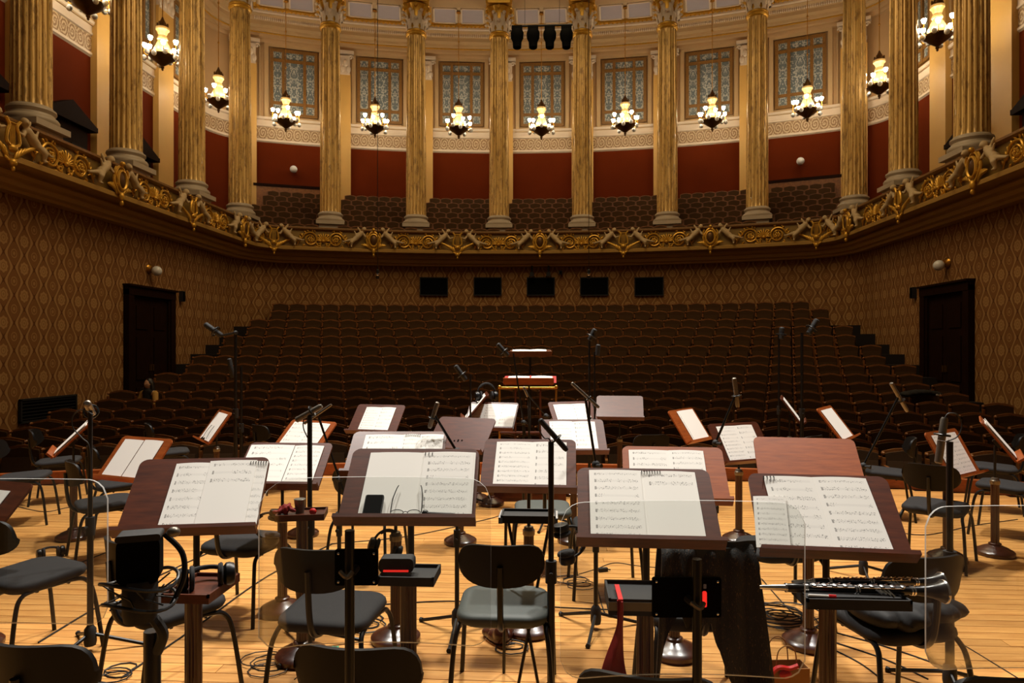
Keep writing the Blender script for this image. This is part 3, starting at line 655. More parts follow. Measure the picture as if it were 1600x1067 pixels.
for sg in (-1, 1):
    t = tag(thing('gallery_barrier', 'dark wooden barrier behind the %s corner gallery seats' % ('left' if sg < 0 else 'right'), 'barrier', polar(29.35, sg * R_(20.5))), None)
    t.rotation_euler = (0, 0, -sg * R_(20.5))
    MB().box((0, 0, 8.38), (2.9, .12, .10)).build('handrail', M['darkdoor'], t, smooth=False); MB().box((0, 0, 7.85), (2.8, .05, .95)).build('panelling', M['seatwood'], t, smooth=False)
    t = thing('wall_globe', 'unlit white globe lamp on the red gallery wall, %s side' % ('left' if sg < 0 else 'right'), 'lamp', polar(29.6, sg * R_(20.3), 9.1), -sg * R_(20.3), 'globe lamps on the red gallery wall')
    MB().ell((0, -.24, 0), (.15, .15, .15), n=16, m=10).build('globe', M['globe'], t); MB().lathe([(.03, -.02), (.09, .0), (.09, .03), (.03, .05), (.03, .14)], 12, mats4((0, 0, 0), PI / 2)).build('mount', M['brass'], t)
    t = thing('wall_globe', 'white globe sconce above the %s parterre door' % ('left' if sg < 0 else 'right'), 'lamp', (sg * 10.2, 17.67, 3.78), -sg * PI / 2, 'globe sconces above the parterre doors')
    MB().ell((0, -.22, -.03), (.13, .13, .13), n=16, m=10).build('globe', M['globe'], t); MB().lathe([(.12, 0), (.14, .02), (.12, .05), (.05, .08), (.04, .12)], 14, mats4((0, 0, .03), PI / 2)).build('mount', M['brass'], t)
    # parterre door
    t = tag(thing('door_%d' % (1 if sg < 0 else 2), None, None, (sg * 10.2, 17.65, 0), -sg * PI / 2), None, None, None, 'structure')
    m = MB()
    for s in (-1, 1): m.box((s * .96, -.07, 1.43), (.22, .16, 3.5)); m.box((s * .82, -.05, 1.35), (.08, .12, 3.34))
    m.box((0, -.07, 3.16), (2.14, .18, .22)); m.box((0, -.09, 3.29), (2.2, .24, .05)); m.build('door_frame', M['darkdoor'], t, smooth=False)
    for s in (-1, 1):
        lf = MB().box((s * .39, -.03, 1.35), (.77, .05, 3.4)).build('door_leaf', M['darkdoor'], t, smooth=False)
        m = MB()
        for z, h in ((.35, .7), (1.45, 1.1), (2.5, .6)): m.box((s * .39, -.065, z), (.5, .03, h))
        m.build('door_panel', M['darkdoor'], lf, smooth=False)
        MB().box((s * .06, -.09, 1.2), (.03, .05, .16)).build('handle', M['brass'], lf, smooth=False)
    t = thing('wall_loudspeaker', 'narrow dark loudspeaker on the wallpaper beside the %s door' % ('left' if sg < 0 else 'right'), 'loudspeaker', (sg * 10.2, 19.2, 3.2), -sg * PI / 2, 'narrow wall loudspeakers')
    MB().box((0, -.06, 0), (.13, .12, .30)).build('cabinet', M['blackm'], t, smooth=False); MB().box((0, -.125, 0), (.1, .02, .26)).build('grille', M['vent'], t, smooth=False)
    t = thing('aisle_loudspeaker', 'black box loudspeaker standing above the %s aisle steps' % ('left' if sg < 0 else 'right'), 'loudspeaker', (sg * 9.95, 21.0, 1.42), -sg * PI / 2.6, 'box loudspeakers by the aisle steps')
    MB().box((0, 0, .2), (.27, .24, .36)).build('cabinet', M['blackm'], t, smooth=False); MB().box((0, -.125, .2), (.22, .02, .3)).build('grille', M['vent'], t, smooth=False); MB().box((0, .03, -.3), (.06, .06, .66)).build('pole', M['black'], t, smooth=False)
t = thing('wall_grille', 'black ventilation grille low on the wallpapered left wall', 'vent', (-10.2, 14.0, .43), PI / 2)
MB().box((0, -.02, 0), (1.6, .05, .46)).build('backing', M['vent'], t, smooth=False)
m = MB()
for s in (-1, 1): m.box((0, -.05, s * .225), (1.64, .05, .04)); m.box((s * .8, -.05, 0), (.04, .05, .46))
m.build('frame', M['blackm'], t, smooth=False)
for k in range(6): MB().box((0, -.045, -.17 + .068 * k), (1.56, .03, .016)).build('slat', M['blackm'], t, smooth=False)
# control-room windows in the back wall
for i, px in enumerate((678, 762, 845, 928.5, 1014)):
    a, dr = arc_hit(px, 25.15); z = 1.65 + (HOR - 447.5) * dr / FPX
    t = tag(thing('window_%d' % (20 + i), None, None, polar(25.18, a, z), -a), None, None, None, 'structure')
    MB().box((0, -.02, 0), (1.0, .05, .64)).build('pane', M['vent'], t, smooth=False)
    m = MB()
    for s in (-1, 1): m.box((s * .50, -.03, 0), (.03, .08, .67)); m.box((0, -.03, s * .32), (1.03, .08, .03))
    m.build('window_frame', M['blackm'], t, smooth=False)
for i, px in enumerate((831, 857)):
    a, dr = arc_hit(px, 24.9); t = thing('projector_bracket', 'small black clamp bracket hanging under the balcony, %s of the pair' % ('left' if i == 0 else 'right'), 'bracket', polar(24.95, a, 4.35), -a, 'clamp brackets under the balcony')
    MB().tube([(0, 0, .4), (0, 0, .1)], .04, 8).build('rod', M['black'], t); MB().box((0, -.02, .08), (.14, .12, .16)).build('clamp', M['blackm'], t, smooth=False); MB().tube([(-.1, -.02, -.02), (0, -.05, .06), (.1, -.02, -.02)], .02, 6).build('yoke', M['black'], t)
a, dr = arc_hit(876, 25.1)
t = thing('wall_camera', 'tiny black box camera on the back wall near the clamps', 'camera', polar(25.15, a, 4.5), -a)
MB().box((0, -.08, 0), (.12, .14, .14)).build('housing', M['blackm'], t, smooth=False); MB().lathe([(.035, 0), (.035, .04), (.025, .05)], 10, mats4((0, -.15, 0), PI / 2)).build('lens', M['vent'], t)

# chandeliers -------------------------------------------------------------------------------
def chandelier_proto():
    t = thing('chandelier', '', 'chandelier', (0, 0, 0), 0, 'chandeliers hanging in the gallery')
    MB().lathe([(.012, 0), (.035, .03), (.03, .06), (.055, .10), (.04, .14), (.12, .20), (.20, .26), (.30, .33), (.38, .40), (.40, .43), (.36, .45), (.1, .46)], 24).build('bowl', M['bronze'], t)
    MB().lathe([(.10, .44), (.24, .50), (.26, .58), (.22, .68), (.17, .80), (.12, .90), (.15, .94), (.14, 1.0), (.10, 1.06), (.13, 1.12), (.15, 1.18), (.19, 1.22), (.19, 1.28), (.16, 1.31)], 20).build('gilt_vase', M['gold_lit'], t)
    cr = MB(); cr.lathe([(.10, 1.30), (.14, 1.34), (.10, 1.44), (.05, 1.54), (.02, 1.62)], 14)
    for k in range(6): a = k * PI / 3; cr.ell((.14 * math.cos(a), .14 * math.sin(a), 1.38), (.03, .03, .07), n=6, m=4)
    cr.build('crown', M['bronze'], t)
    MB().tube([(0, 0, 1.6), (0, 0, 5.12)], .014, 6).build('rod', M['brass'], t)
    for z in (2.5, 3.9): MB().ell((0, 0, z), (.035, .035, .05), n=8, m=6).build('rod_knob', M['brass'], t)
    MB().lathe([(.02, 5.0), (.09, 5.03), (.10, 5.06), (.04, 5.10)], 14).build('ceiling_rose', M['brass'], t)
    ts = MB(); ts.lathe([(.02, 0), (.042, .02), (.062, .07), (.070, .11), (.06, .13)], 12); tul = ts.mesh('lit_shade', M['lamp'])
    gs = MB(); gs.ell((0, 0, 0), (.075, .075, .085), n=12, m=8); glo = gs.mesh('unlit_globe', M['globe'])
    for k in range(8):
        a = 2 * PI * k / 8 + .2; ca, sa = math.cos(a), math.sin(a); up = .12 if k % 2 else 0
        MB().tube(catmull([(.30 * ca, .30 * sa, .45), (.42 * ca, .42 * sa, .40), (.50 * ca, .50 * sa, .48), (.48 * ca, .48 * sa, .60 + up)], 4), .014, 6).build('arm', M['gold'], t)
        link('lit_shade', tul, t, (.48 * ca, .48 * sa, .60 + up))
    for k in range(10):
        a = 2 * PI * k / 10; ca, sa = math.cos(a), math.sin(a); z = .34 if k % 2 else .44; r = .50 if k % 2 else .46
        MB().tube([(.34 * ca, .34 * sa, .42), (r * ca, r * sa, z + .08)], .01, 5).build('bracket', M['bronze'], t)
        link('unlit_globe', glo, t, (r * ca, r * sa, z))
    return t
chp = [((-11.4, 17.0), 'chandelier partly cut off at the top left corner'), ((-11.3, 20.2), 'chandelier hanging between the second and third columns from the left'), ((-11.4, 23.9), 'chandelier hanging left of the fourth column, beside its shaft'), ((-9.85, 26.16), 'chandelier before the leftmost full window'), ((-6.6, 27.1), 'chandelier before the second full window from the left'), ((-3.3, 27.45), 'chandelier before the third full window from the left'), ((0, 27.75), 'chandelier before the centre window under the spotlights'), ((3.3, 27.45), 'chandelier before the third full window from the right'), ((6.6, 27.1), 'chandelier before the second full window from the right'), ((9.85, 26.16), 'chandelier before the rightmost full window'), ((11.4, 23.9), 'chandelier half hidden by the column right of the balcony bend'), ((11.3, 20.2), 'chandelier highest on the right, between two thick columns')]
pro = chandelier_proto()
for i, ((x, y), lb) in enumerate(chp):
    o = pro if i == 0 else copy_tree(pro); o.location = (x, y, 10.09); o.rotation_euler = (0, 0, i * .37); o['label'] = lb
# spotlight rig and hanging microphones ------------------------------------------------------
def hang(px, py, dr): return at(px, py, dr)
rg = thing('lighting_bar', 'black bar carrying four stage spotlights below the ceiling', 'lighting bar', at(847, 40, 20))
MB().tube([(-.88, 0, 0), (.88, 0, 0)], .03, 8).build('bar', M['black'], rg)
for s in (-1, 1): MB().tube([(s * .5, 0, 0), (s * .5, 0, 4.4)], .006, 5).build('suspension_wire', M['cable'], rg)
for i, px in enumerate((808, 833, 859, 885)):
    t = thing('stage_spotlight', 'black stage spotlight pointing down, %s from left on the bar' % ORD[i + 1], 'spotlight', at(px, 42, 20), 0, 'spotlights on the hanging bar')
    MB().box((0, 0, -.06), (.30, .22, .12)).build('yoke', M['vent'], t, smooth=False)
    MB().lathe([(.17, -.12), (.19, -.18), (.18, -.34), (.13, -.44), (.12, -.60), (.10, -.62)], 14).build('body', M['vent'], t)
    MB().lathe([(.10, -.622), (.09, -.63), (.02, -.635)], 14).build('lens', M['vent'], t)
for px, s in ((590, 'left'), (920, 'right')):
    p = at(px, 430, 12); t = thing('hanging_microphone', 'small black microphone hanging on a long cable, %s of the two' % s, 'microphone', p, 0, 'microphones hanging from the ceiling')
    MB().tube([(0, 0, .1), (0, 0, 8.0)], .006, 5).build('cable', M['cable'], t); MB().lathe([(.012, .10), (.026, .09), (.03, .03), (.03, -.03), (.026, -.06)], 12).build('body', M['blackm'], t); MB().lathe([(.031, .03), (.034, .02), (.034, .0), (.031, -.01)], 12).build('ring', M['chrome'], t)

# --- parterre: stepped floor and rows of seats ----------------------------------------------
ZT = [3.30, 3.0, 2.67, 2.39, 2.11, 1.81, 1.53, 1.32, 1.12, .95, .79, .66, .53, .41, .36, .29, .27]
RR = 32.0
rowY = lambda k: 24.6 - .88 * k
sag = lambda x: RR - math.sqrt(RR * RR - x * x)
m = MB(); nx = 24
def fl(k): return ZT[k] - .85
lines = []
for k in range(16, -1, -1):
    yf = rowY(k) - .52
    lines.append((yf, fl(min(k + 1, 16)))); lines.append((yf, fl(k)))
lines.append((rowY(0) + 1.2, fl(0))); lines.insert(0, (8.0, fl(16)))
m.add([(-10.2 + 20.4 * i / nx, y - sag(-10.2 + 20.4 * i / nx), z) for y, z in lines for i in range(nx + 1)], [(j * (nx + 1) + i, j * (nx + 1) + i + 1, (j + 1) * (nx + 1) + i + 1, (j + 1) * (nx + 1) + i) for j in range(len(lines) - 1) for i in range(nx)])
tag(m.build('floor_parterre', M['carpet'], smooth=False), kind='structure')
def seat_parts():
    w = .55; f = MB(); arch = [(-w / 2 + .02, .795), (-w * .33, .815), (-w * .16, .838), (0, .845), (w * .16, .838), (w * .33, .815), (w / 2 - .02, .795)]
    f.prism([(-w / 2 + .02, .30)] + arch + [(w / 2 - .02, .30)], .03, .065)
    for x in (-w / 2 + .02,): f.box((x, -.04, .36), (.035, .10, .72)); f.box((x, -.14, .60), (.04, .34, .035)); f.ell((x, -.02, .775), (.028, .05, .028), n=8, m=5)
    c = MB(); c.prism([(-w * .44, .40), (-w * .44, .765), (-w * .3, .785), (0, .812), (w * .3, .785), (w * .44, .765), (w * .44, .40)], -.015, .03)
    s_ = MB(); s_.box((0, -.10, .48), (w * .86, .12, .36), mats4((0, 0, 0), -.12), .92)
    return f, c, s_
SF, SCU, SST = seat_parts()
MF = SF.mesh('auditorium_chair', M['seatwood'], True, 40); MCU = SCU.mesh('back_cushion', M['seatfab'], False); MST = SST.mesh('tip_up_seat', M['seatfab'], False)
NS = 33
stuff = MB()
for k in range(17):
    for i in range(NS):
        x0 = (i - 16 + (.25 if k % 2 else -.25)) * .556
        a = x0 / RR; x = RR * math.sin(a); y = rowY(k) - RR + RR * math.cos(a); z = fl(k)
        if k < 8:
            T = mats4((x, y, z), 0, 0, -a)
            stuff.cur = 0; stuff.add(SF.v, SF.f, T); stuff.cur = 1; stuff.add(SCU.v, SCU.f, T); stuff.add(SST.v, SST.f, T)
        else:
            o = tag(link('auditorium_chair', MF, None, (x, y, z), (0, 0, -a)), 'brown auditorium seat, %s row down from the back wall, %s from the left aisle' % (ORD[k + 1], ORD[i + 1]), 'seat', 'upholstered seats of the parterre')
            link('back_cushion', MCU, o); link('tip_up_seat', MST, o)
tag(stuff.build('distant_seat_rows', [M['seatwood'], M['seatfab']], smooth=False), 'upper rows of brown auditorium seats below the back wall', 'seat rows', 'upholstered seats of the parterre', 'stuff')

# --- platform -------------------------------------------------------------------------------
RS = 17.0; SY = 9.15
def half(y): d = SY - y; return min(9.2, math.sqrt(max(0, RS * RS - (RS - d) ** 2)))
pb = MB(); n = 40; edge = []
for i in range(n + 1):
    x = -9.2 + 18.4 * i / n; edge.append((x, SY - (RS - math.sqrt(RS * RS - x * x))))
pb.add([(x, y, z) for z in (-.012, -.95) for x, y in edge] + [(-9.2, -2, -.012), (9.2, -2, -.012)], [(i, n + 1 + i, n + 2 + i, i + 1) for i in range(n)] + [tuple(range(n + 1)) + (2 * n + 3, 2 * n + 2)])
plat = tag(pb.build('floor_platform', M['floor_base'], smooth=False), kind='structure')
pw = .095; y = .40; r = 0; pmesh = {}
while y < SY - .06:
    hx = half(y + pw) - .02
    if hx > .4:
        cuts = [-hx]; x = -hx + 1.2 + 4.6 * random.random()
        while x < hx - 1.0 and len(cuts) < 3: cuts.append(x); x += 5.5 + 1.6 * random.random()
        cuts.append(hx)
        for a, b in zip(cuts, cuts[1:]):
            L = b - a - .003; MBp = MB().box((0, 0, 0), (L, pw - .005, .018)); MBp.build('plank', M['floor'], plat, ((a + b) / 2, y + pw / 2, -.009 + random.uniform(-.0006, .0006)), smooth=False)
    y += pw; r += 1
lp = MB(); e2 = [(x, y) for x, y in edge if abs(x) < 8.5]
nn = len(e2); lp.add([(x, y + d, z) for d, z in ((0, 0), (0, .15), (.04, .16), (.05, -.6)) for x, y in e2], [(j * nn + i, j * nn + i + 1, (j + 1) * nn + i + 1, (j + 1) * nn + i) for j in range(3) for i in range(nn - 1)])
tag(lp.build('trim_8', M['mahogany_orange'], smooth=True, ang=30), kind='structure')
# ================================================================ on the platform
# ---- wooden music stands
def post_mesh(h, r=.030, nfl=12):
    s = MB(); vs = []; zs = [.075, .10, h - .03, h]
    for i, z in enumerate(zs):
        for k in range(nfl):
            for t, d in ((0, 0), (.3, 0), (.65, .16)):
                a = 2 * PI * (k + t) / nfl; rr = r * (1 - (d if 0 < i < 3 else 0)); vs.append((rr * math.cos(a), rr * math.sin(a), z))
    n = nfl * 3
    s.add(vs, [(i * n + k, i * n + (k + 1) % n, (i + 1) * n + (k + 1) % n, (i + 1) * n + k) for i in range(3) for k in range(n)] + [tuple(range(3 * n, 4 * n))]); return s
ME_base = MB().lathe([(.135, 0), (.140, .012), (.140, .03), (.128, .042), (.115, .046), (.095, .060), (.065, .072), (.048, .080), (.045, .094), (.036, .10)], 28).mesh('base', M['post'])
ME_post = post_mesh(.58).mesh('column', M['post'], True, 30)
ME_collar = MB().lathe([(.034, .57), (.036, .575), (.036, .60), (.030, .605), (.026, .62), (.014, .625)], 16).mesh('collar', M['grey'])
DW, DH = .55, .375
def desk_poly(w, h, r=.035):
    p = [(-w / 2, 0), (w / 2, 0)]
    for sx in (1, -1):
        for k in range(6):
            a = PI / 2 * k / 5 if sx > 0 else PI / 2 + PI / 2 * k / 5
            p.append((sx * (w / 2 - r) + r * math.cos(a), h - r + r * math.sin(a)))
    return p
STAND = {}
def music_stand(key, x, y, z, yaw, tilt, label, mat='mahogany', w=DW, h=DH, post=True):
    a, t = R_(yaw), R_(tilt); off = .13
    px, py = x - math.sin(a) * off, y + math.cos(a) * off
    root = thing('music_stand', label, 'music stand', (px, py, 0), a, 'wooden orchestra music stands')
    D = mats4((0, -off, z), -t)
    STAND[key] = root.matrix_basis @ D if False else (Matrix.Translation((px, py, 0)) @ Matrix.Rotation(a, 4, 'Z') @ D)
    if post: link('base', ME_base, root); link('column', ME_post, root); link('collar', ME_collar, root)
    if not post: MB().lathe([(.13, 0), (.135, .012), (.12, .02), (.02, .03)], 20).build('round_base', M['blackm'], root)
    mid = D @ Vector((0, .02, h * .42))
    MB().tube([(0, 0, .6 if post else .02), (0, 0, mid.z - .03)], .010 if post else .014, 10).build('rod', M['black'], root)
    MB().box((0, .03, h * .40), (.10, .035, .07), D).build('tilt_bracket', M['black'], root, smooth=False)
    MB().prism(desk_poly(w, h), 0, .013, D).build('desk', M[mat], root, smooth=False)
    MB().box((0, -.028, -.008), (w + .012, .062, .017), D).build('ledge', M[mat], root, smooth=False)
    return root
SPEC = [
 ('A', -1.019, 2.743, .907, 11.0, 46, 'dark music stand in front row, far left, paper pushed to its right half', 'mahogany'),
 ('B', -.107, 2.716, .968, 2.2, 47.7, 'dark front-row music stand holding a phone and spectacles', 'mahogany'),
 ('C', .849, 2.675, .908, -1.4, 50, 'front-row music stand above the black garment and red cloth', 'mahogany'),
 ('D', 1.552, 2.692, .872, -5, 46.5, 'front-row music stand above the clarinet tray', 'mahogany'),
 ('E', -1.226, 4.134, .811, 0, 51, 'music stand behind the front row beside the red-cloth tray', 'mahogany'),
 ('F', -2.777, 5.023, .677, -19.8, 39, 'tilted music stand with two blank white pages, left of front row', 'mahogany_orange'),
 ('G', -3.221, 7.119, .693, -51, 35, 'steeply turned music stand whose page carries spectacles, far left', 'mahogany_orange'),
 ('H', -1.397, 7.016, .801, -12.2, 43.4, 'small distant music stand with one white double page, left of centre', 'mahogany'),
 ('O', -1.806, 5.923, .755, -25.6, 46.6, 'music stand half hidden behind the pair of crossed microphones', 'mahogany_orange'),
 ('P', -.407, 3.752, .959, 3.4, 56, 'music stand whose top edge shows above the phone stand', 'mahogany'),
 ('Q', -.363, 5.766, .805, -20.9, 46.7, 'empty greyish music stand left of centre with small marks', 'mahogany'),
 ('R', -.211, 7.239, .819, -11.3, 44.6, 'music stand with three white pages below the headphones rail', 'mahogany'),
 ('S', .761, 7.812, .777, 22.5, 41.4, 'small music stand behind the thin microphone, right of podium', 'mahogany'),
 ('T', .665, 5.845, .786, 5.2, 47, 'pinkish music stand with white double page behind centre microphone', 'mahogany'),
 ('U', 1.253, 8.128, .849, -5.2, 47.3, 'empty grey music stand standing alone right of the podium', 'mahogany'),
 ('V', .332, 3.916, .856, -1.7, 46.9, 'centre music stand behind the black tray with chrome ends', 'mahogany'),
 ('W', 1.128, 3.669, .857, -3.4, 48.3, 'orange-brown music stand partly hidden by the one above the garment', 'mahogany_orange'),
 ('Y', 1.887, 3.835, .891, -8, 47.8, 'empty orange-brown music stand directly behind the clarinet stand', 'mahogany_orange'),
 ('I', 1.974, 7.202, .725, 52.6, 34, 'narrow-looking turned music stand right of the empty grey one', 'mahogany_orange'),
 ('J', 2.143, 5.985, .705, 26.5, 34, 'turned music stand crossed by a slanting microphone boom, right', 'mahogany'),
 ('K', 3.348, 6.913, .791, 55.9, 36.9, 'strongly turned music stand between two tall microphone poles, right', 'mahogany_orange'),
 ('L', 3.664, 5.553, .685, 39, 28, 'turned music stand behind the microphone with looped cable', 'mahogany_orange'),
 ('M', 4.154, 5.744, .80, 60, 37, 'music stand seen edge-on near the right picture edge', 'mahogany_orange'),
 ('N', -3.83, 5.75, .76, -57, 44, 'music stand seen edge-on near the left picture edge', 'mahogany_orange'),
 ('Z', -2.759, 3.526, .634, -14, 43.7, 'music stand cut off by the left picture edge', 'mahogany'),
]
for k, x, y, z, a, t, lb, mt in SPEC: music_stand(k, x, y, z, a, t, lb, mt, post=k not in 'ABCD')
b = at(1252, 645, 8.2); music_stand('X1', b.x, b.y, .80, 71, 36, 'dark music stand seen edge-on beside tall microphone pole, right', 'mahogany')
b = at(727, 648, 7.6); music_stand('X2', b.x, b.y, .90, -82, 40, 'music stand seen edge-on left of the three-page stand', 'mahogany')
# three small ink marks on the bare desk
for i in range(3):
    o = MB().box((0, 0, 0), (.012, .003, .022 if i == 1 else .012)).build('mark', M['vent'], [c for c in bpy.data.objects if c.get('label', '').startswith('empty greyish')][0], None, None, False)
    o.matrix_local = mats4((0, -.13, .805), -R_(46.7)) @ Matrix.Translation((-.03 + .035 * i, -.002, .11 + .004 * i))

# ---- sheets of music
def page(x0, x1, h, mat, parent, lift=.004, z0=.012, curl=.006, skew=0.0):
    nx, nz = 6, 2; m = MB(); vs = []; uv = []
    for side in (0, 1):
        for j in range(nz + 1):
            for i in range(nx + 1):
                u, v = i / nx, j / nz; yy = -lift - curl * math.sin(PI * u) * (.4 + .6 * v) - (.0025 if side == 0 else 0)
                vs.append((x0 + (x1 - x0) * u + skew * v, yy, z0 + h * v)); uv.append((u, v))
    n = (nx + 1) * (nz + 1); W = nx + 1
    fs = [(j * W + i, j * W + i + 1, (j + 1) * W + i + 1, (j + 1) * W + i) for j in range(nz) for i in range(nx)]
    fs += [tuple(n + q for q in reversed(f)) for f in fs]
    rim = list(range(W)) + [j * W + nx for j in range(1, nz + 1)] + [nz * W + i for i in range(nx - 1, -1, -1)] + [j * W for j in range(nz - 1, 0, -1)]
    fs += [(rim[(k + 1) % len(rim)], rim[k], n + rim[k], n + rim[(k + 1) % len(rim)]) for k in range(len(rim))]
    m.uv = uv; m.add(vs, fs); return m.build('page', mat, parent, ang=60)
def score(key, label, pages, spiral=None):
    t = thing('sheet_music', label, 'sheet music', (0, 0, 0), 0, 'scores lying on the music stands'); t.matrix_basis = STAND[key]
    for i, p in enumerate(pages):
        x0, x1, h, mi = p[:4]; page(x0, x1, h, M['paperblank'] if mi < 0 else SHEETS[mi], t, p[4] if len(p) > 4 else .004 + .001 * i, curl=.004 + .002 * (i % 2), skew=p[5] if len(p) > 5 else 0)
    if spiral:
        x0, x1, z = spiral; m = MB(); n = max(2, int(abs(x1 - x0) / .009))
        for k in range(n):
            xx = x0 + (x1 - x0) * k / (n - 1); m.tube([(xx, -.010 + .009 * math.cos(q), z + .008 * math.sin(q)) for q in [2 * PI * j / 8 for j in range(8)]], .0014, 4, True)
        tag(m.build('spiral_binding', M['black'], t), kind='stuff')
    return t
score('A', 'printed score with a spiral-bound edge, on the far left front stand', [(.19, .272, .335, 3, .003), (-.117, .045, .33, 0, .005), (.025, .225, .338, 4, .009)], (.20, .265, .335))
score('B', 'open score behind the phone and spectacles', [(-.195, .05, .335, -1, .004), (.035, .262, .335, 0, .006), (.04, .255, .33, 1, .009)], (.045, .075, .335))
score('C', 'open score with a short last line, above the black garment', [(-.215, .0, .345, 2, .004), (.0, .215, .34, 5, .005), (-.225, -.01, .342, 1, .008)], (-.005, .07, .345))
score('D', 'open printed score above the clarinets', [(-.195, .0, .345, 0, .004, -.02), (.0, .21, .345, 1, .005, -.02)], (-.215, -.175, .345))
score('D', 'loose sheet turned sideways at the left edge of the clarinet stand', [(-.292, -.165, .235, 3, .014, .02)])
score('E', 'open score behind the crossed microphone stand', [(-.26, .03, .335, 2), (.035, .225, .33, 1)])
score('F', 'two blank white pages on the tilted left stand', [(-.22, -.01, .33, -1), (.0, .20, .335, -1)])
score('G', 'narrow white page with spectacles on it', [(-.19, .22, .33, -1)])
score('H', 'white double page on the small distant left stand', [(-.16, .01, .32, 3), (.01, .18, .32, 2)])
score('O', 'white pages behind the crossed microphones', [(-.22, .0, .33, 2), (.0, .22, .33, 1)])
score('P', 'score top showing above the phone stand', [(-.20, .02, .325, 2), (.02, .13, .325, 3), (.12, .26, .325, 0)], (.04, .12, .325))
score('R', 'three white pages below the headphones rail', [(-.26, -.09, .33, 3), (-.09, .09, .33, 1), (.09, .265, .33, 2)])
score('S', 'white pages behind the thin slanting microphone', [(-.22, 0, .32, 3), (0, .2, .32, 2)])
score('T', 'white double page behind the centre microphone', [(-.2, .0, .335, 3), (.0, .2, .33, 2)])
score('V', 'open printed score at the centre, behind the black tray', [(-.20, .02, .335, 3), (.02, .22, .335, 2)])
score('W', 'open score on the orange stand behind the garment stand', [(-.24, -.02, .33, 0), (-.02, .17, .33, 1)])
score('I', 'white page on the narrow turned stand right of the grey one', [(-.12, .22, .34, -1), (-.10, .23, .34, -1, .008)])
score('J', 'white double page crossed by the slanting boom', [(-.20, .0, .33, 3), (.0, .19, .33, 2)])
score('K', 'white page on the strongly turned right stand', [(-.22, .2, .33, -1)])
score('L', 'white double page behind the looped cable microphone', [(-.21, .0, .33, 3), (.0, .2, .33, 3)])
score('M', 'stack of pages seen edge-on at the right', [(-.2, .2, .33, -1, .003), (-.2, .2, .33, -1, .012)])
score('N', 'stack of pages seen edge-on at the left', [(-.2, .2, .33, -1, .003), (-.2, .2, .33, -1, .012)])
score('Z', 'white page on the stand cut by the left edge', [(-.2, .16, .3, -1)])
score('X1', 'thin white page edge on the dark stand by the tall pole', [(-.2, .2, .33, -1)])
score('X2', 'page seen edge-on left of the three-page stand', [(-.2, .2, .33, -1)])

# ---- stage chairs
def chair_parts(padmat):
    P = []
    m = MB(); vs = []; nx = 18
    en = lambda u, p: (1 - min(1, abs(u)) ** p) ** .5
    tp = lambda u: .690 + .012 + .090 * en(u, 6)
    bt = lambda u: .690 - .004 - .086 * en(u, 3.2)
    for side in (0, 1):
        for i in range(nx + 1):
            u = math.sin(PI / 2 * (-1 + 2 * i / nx)); x = .195 * u; yb = -.24 + .075 * u * u
            for j in range(5):
                z = bt(u) + (tp(u) - bt(u)) * j / 4; vs.append((x, yb - .02 * (j / 4) - (.016 if side == 0 else 0), z))
    n = (nx + 1) * 5
    fs = [(i * 5 + j, (i + 1) * 5 + j, (i + 1) * 5 + j + 1, i * 5 + j + 1) for i in range(nx) for j in range(4)]
    fs += [tuple(n + q for q in reversed(f)) for f in fs]
    rim = [i * 5 for i in range(nx + 1)] + [nx * 5 + j for j in range(1, 5)] + [i * 5 + 4 for i in range(nx - 1, -1, -1)] + [j for j in range(3, 0, -1)]
    fs += [(rim[(k + 1) % len(rim)], rim[k], n + rim[k], n + rim[(k + 1) % len(rim)]) for k in range(len(rim))]
    m.add(vs, fs); P.append(('backrest', m.mesh('backrest', M['shell'], True, 50)))
    m = MB(); rr = rrect(.43, .41, .10, 6); nn = len(rr); vs = []
    for z, k in ((.405, .86), (.418, .96), (.435, 1.0), (.452, .985), (.463, .94), (.468, .80)): vs += [(x * k, y * k, z - .012 * (y < -.1)) for x, y in rr]
    m.add(vs, [(j * nn + i, j * nn + (i + 1) % nn, (j + 1) * nn + (i + 1) % nn, (j + 1) * nn + i) for j in range(5) for i in range(nn)] + [tuple(range(nn - 1, -1, -1)), tuple(range(5 * nn, 6 * nn))])
    P.append(('seat', m.mesh('seat', M[padmat], True, 60)))
    for sx in (-1, 1):
        for sy in (-1, 1):
            m = MB().tube(catmull([(sx * .235, sy * .24, 0), (sx * .215, sy * .20, .30), (sx * .20, sy * .165, .385), (sx * .195, sy * .10, .405), (sx * .19, 0, .405)], 4), .0115, 8)
            P.append(('leg', m.mesh('leg', M['black'])))
    m = MB(); m.tube([(-.19, .08, .395), (.19, .08, .395)], .010, 6); m.tube([(-.19, -.08, .395), (.19, -.08, .395)], .010, 6); P.append(('seat_frame', m.mesh('seat_frame', M['black'])))
    m = MB(); m.tube(catmull([(0, .05, .392), (0, -.14, .385), (0, -.225, .42), (0, -.258, .52), (0, -.272, .70)], 5), .014, 8); P.append(('back_spine', m.mesh('back_spine', M['black'])))
    return P
CH = {k: chair_parts(k) for k in ('pad', 'padgreen')}
def chair(px, py, yaw, label, kind='pad', z=.45, dr=None):
    p = onz(px, py, z) if dr is None else at(px, py, dr)
    t = thing('stage_chair', label, 'chair', (p.x, p.y, 0), R_(yaw), 'black musicians chairs on the platform')
    for nm, me in CH[kind]: link(nm, me, t)
    return t
chair(788, 940, 0, 'black chair with grey-green seat in the middle, brown bundle below it', 'padgreen')
chair(522, 948, -6, 'black chair seen through the acrylic shield with the clamp plate', 'pad')
C3 = chair(1082, 945, 3, 'chair covered by a draped black garment', 'pad')
C4 = chair(1392, 962, 14, 'black chair behind the clarinets carrying a soft bag', 'pad')
chair(266, 938, -36, 'black chair behind the large foreground microphone', 'pad')
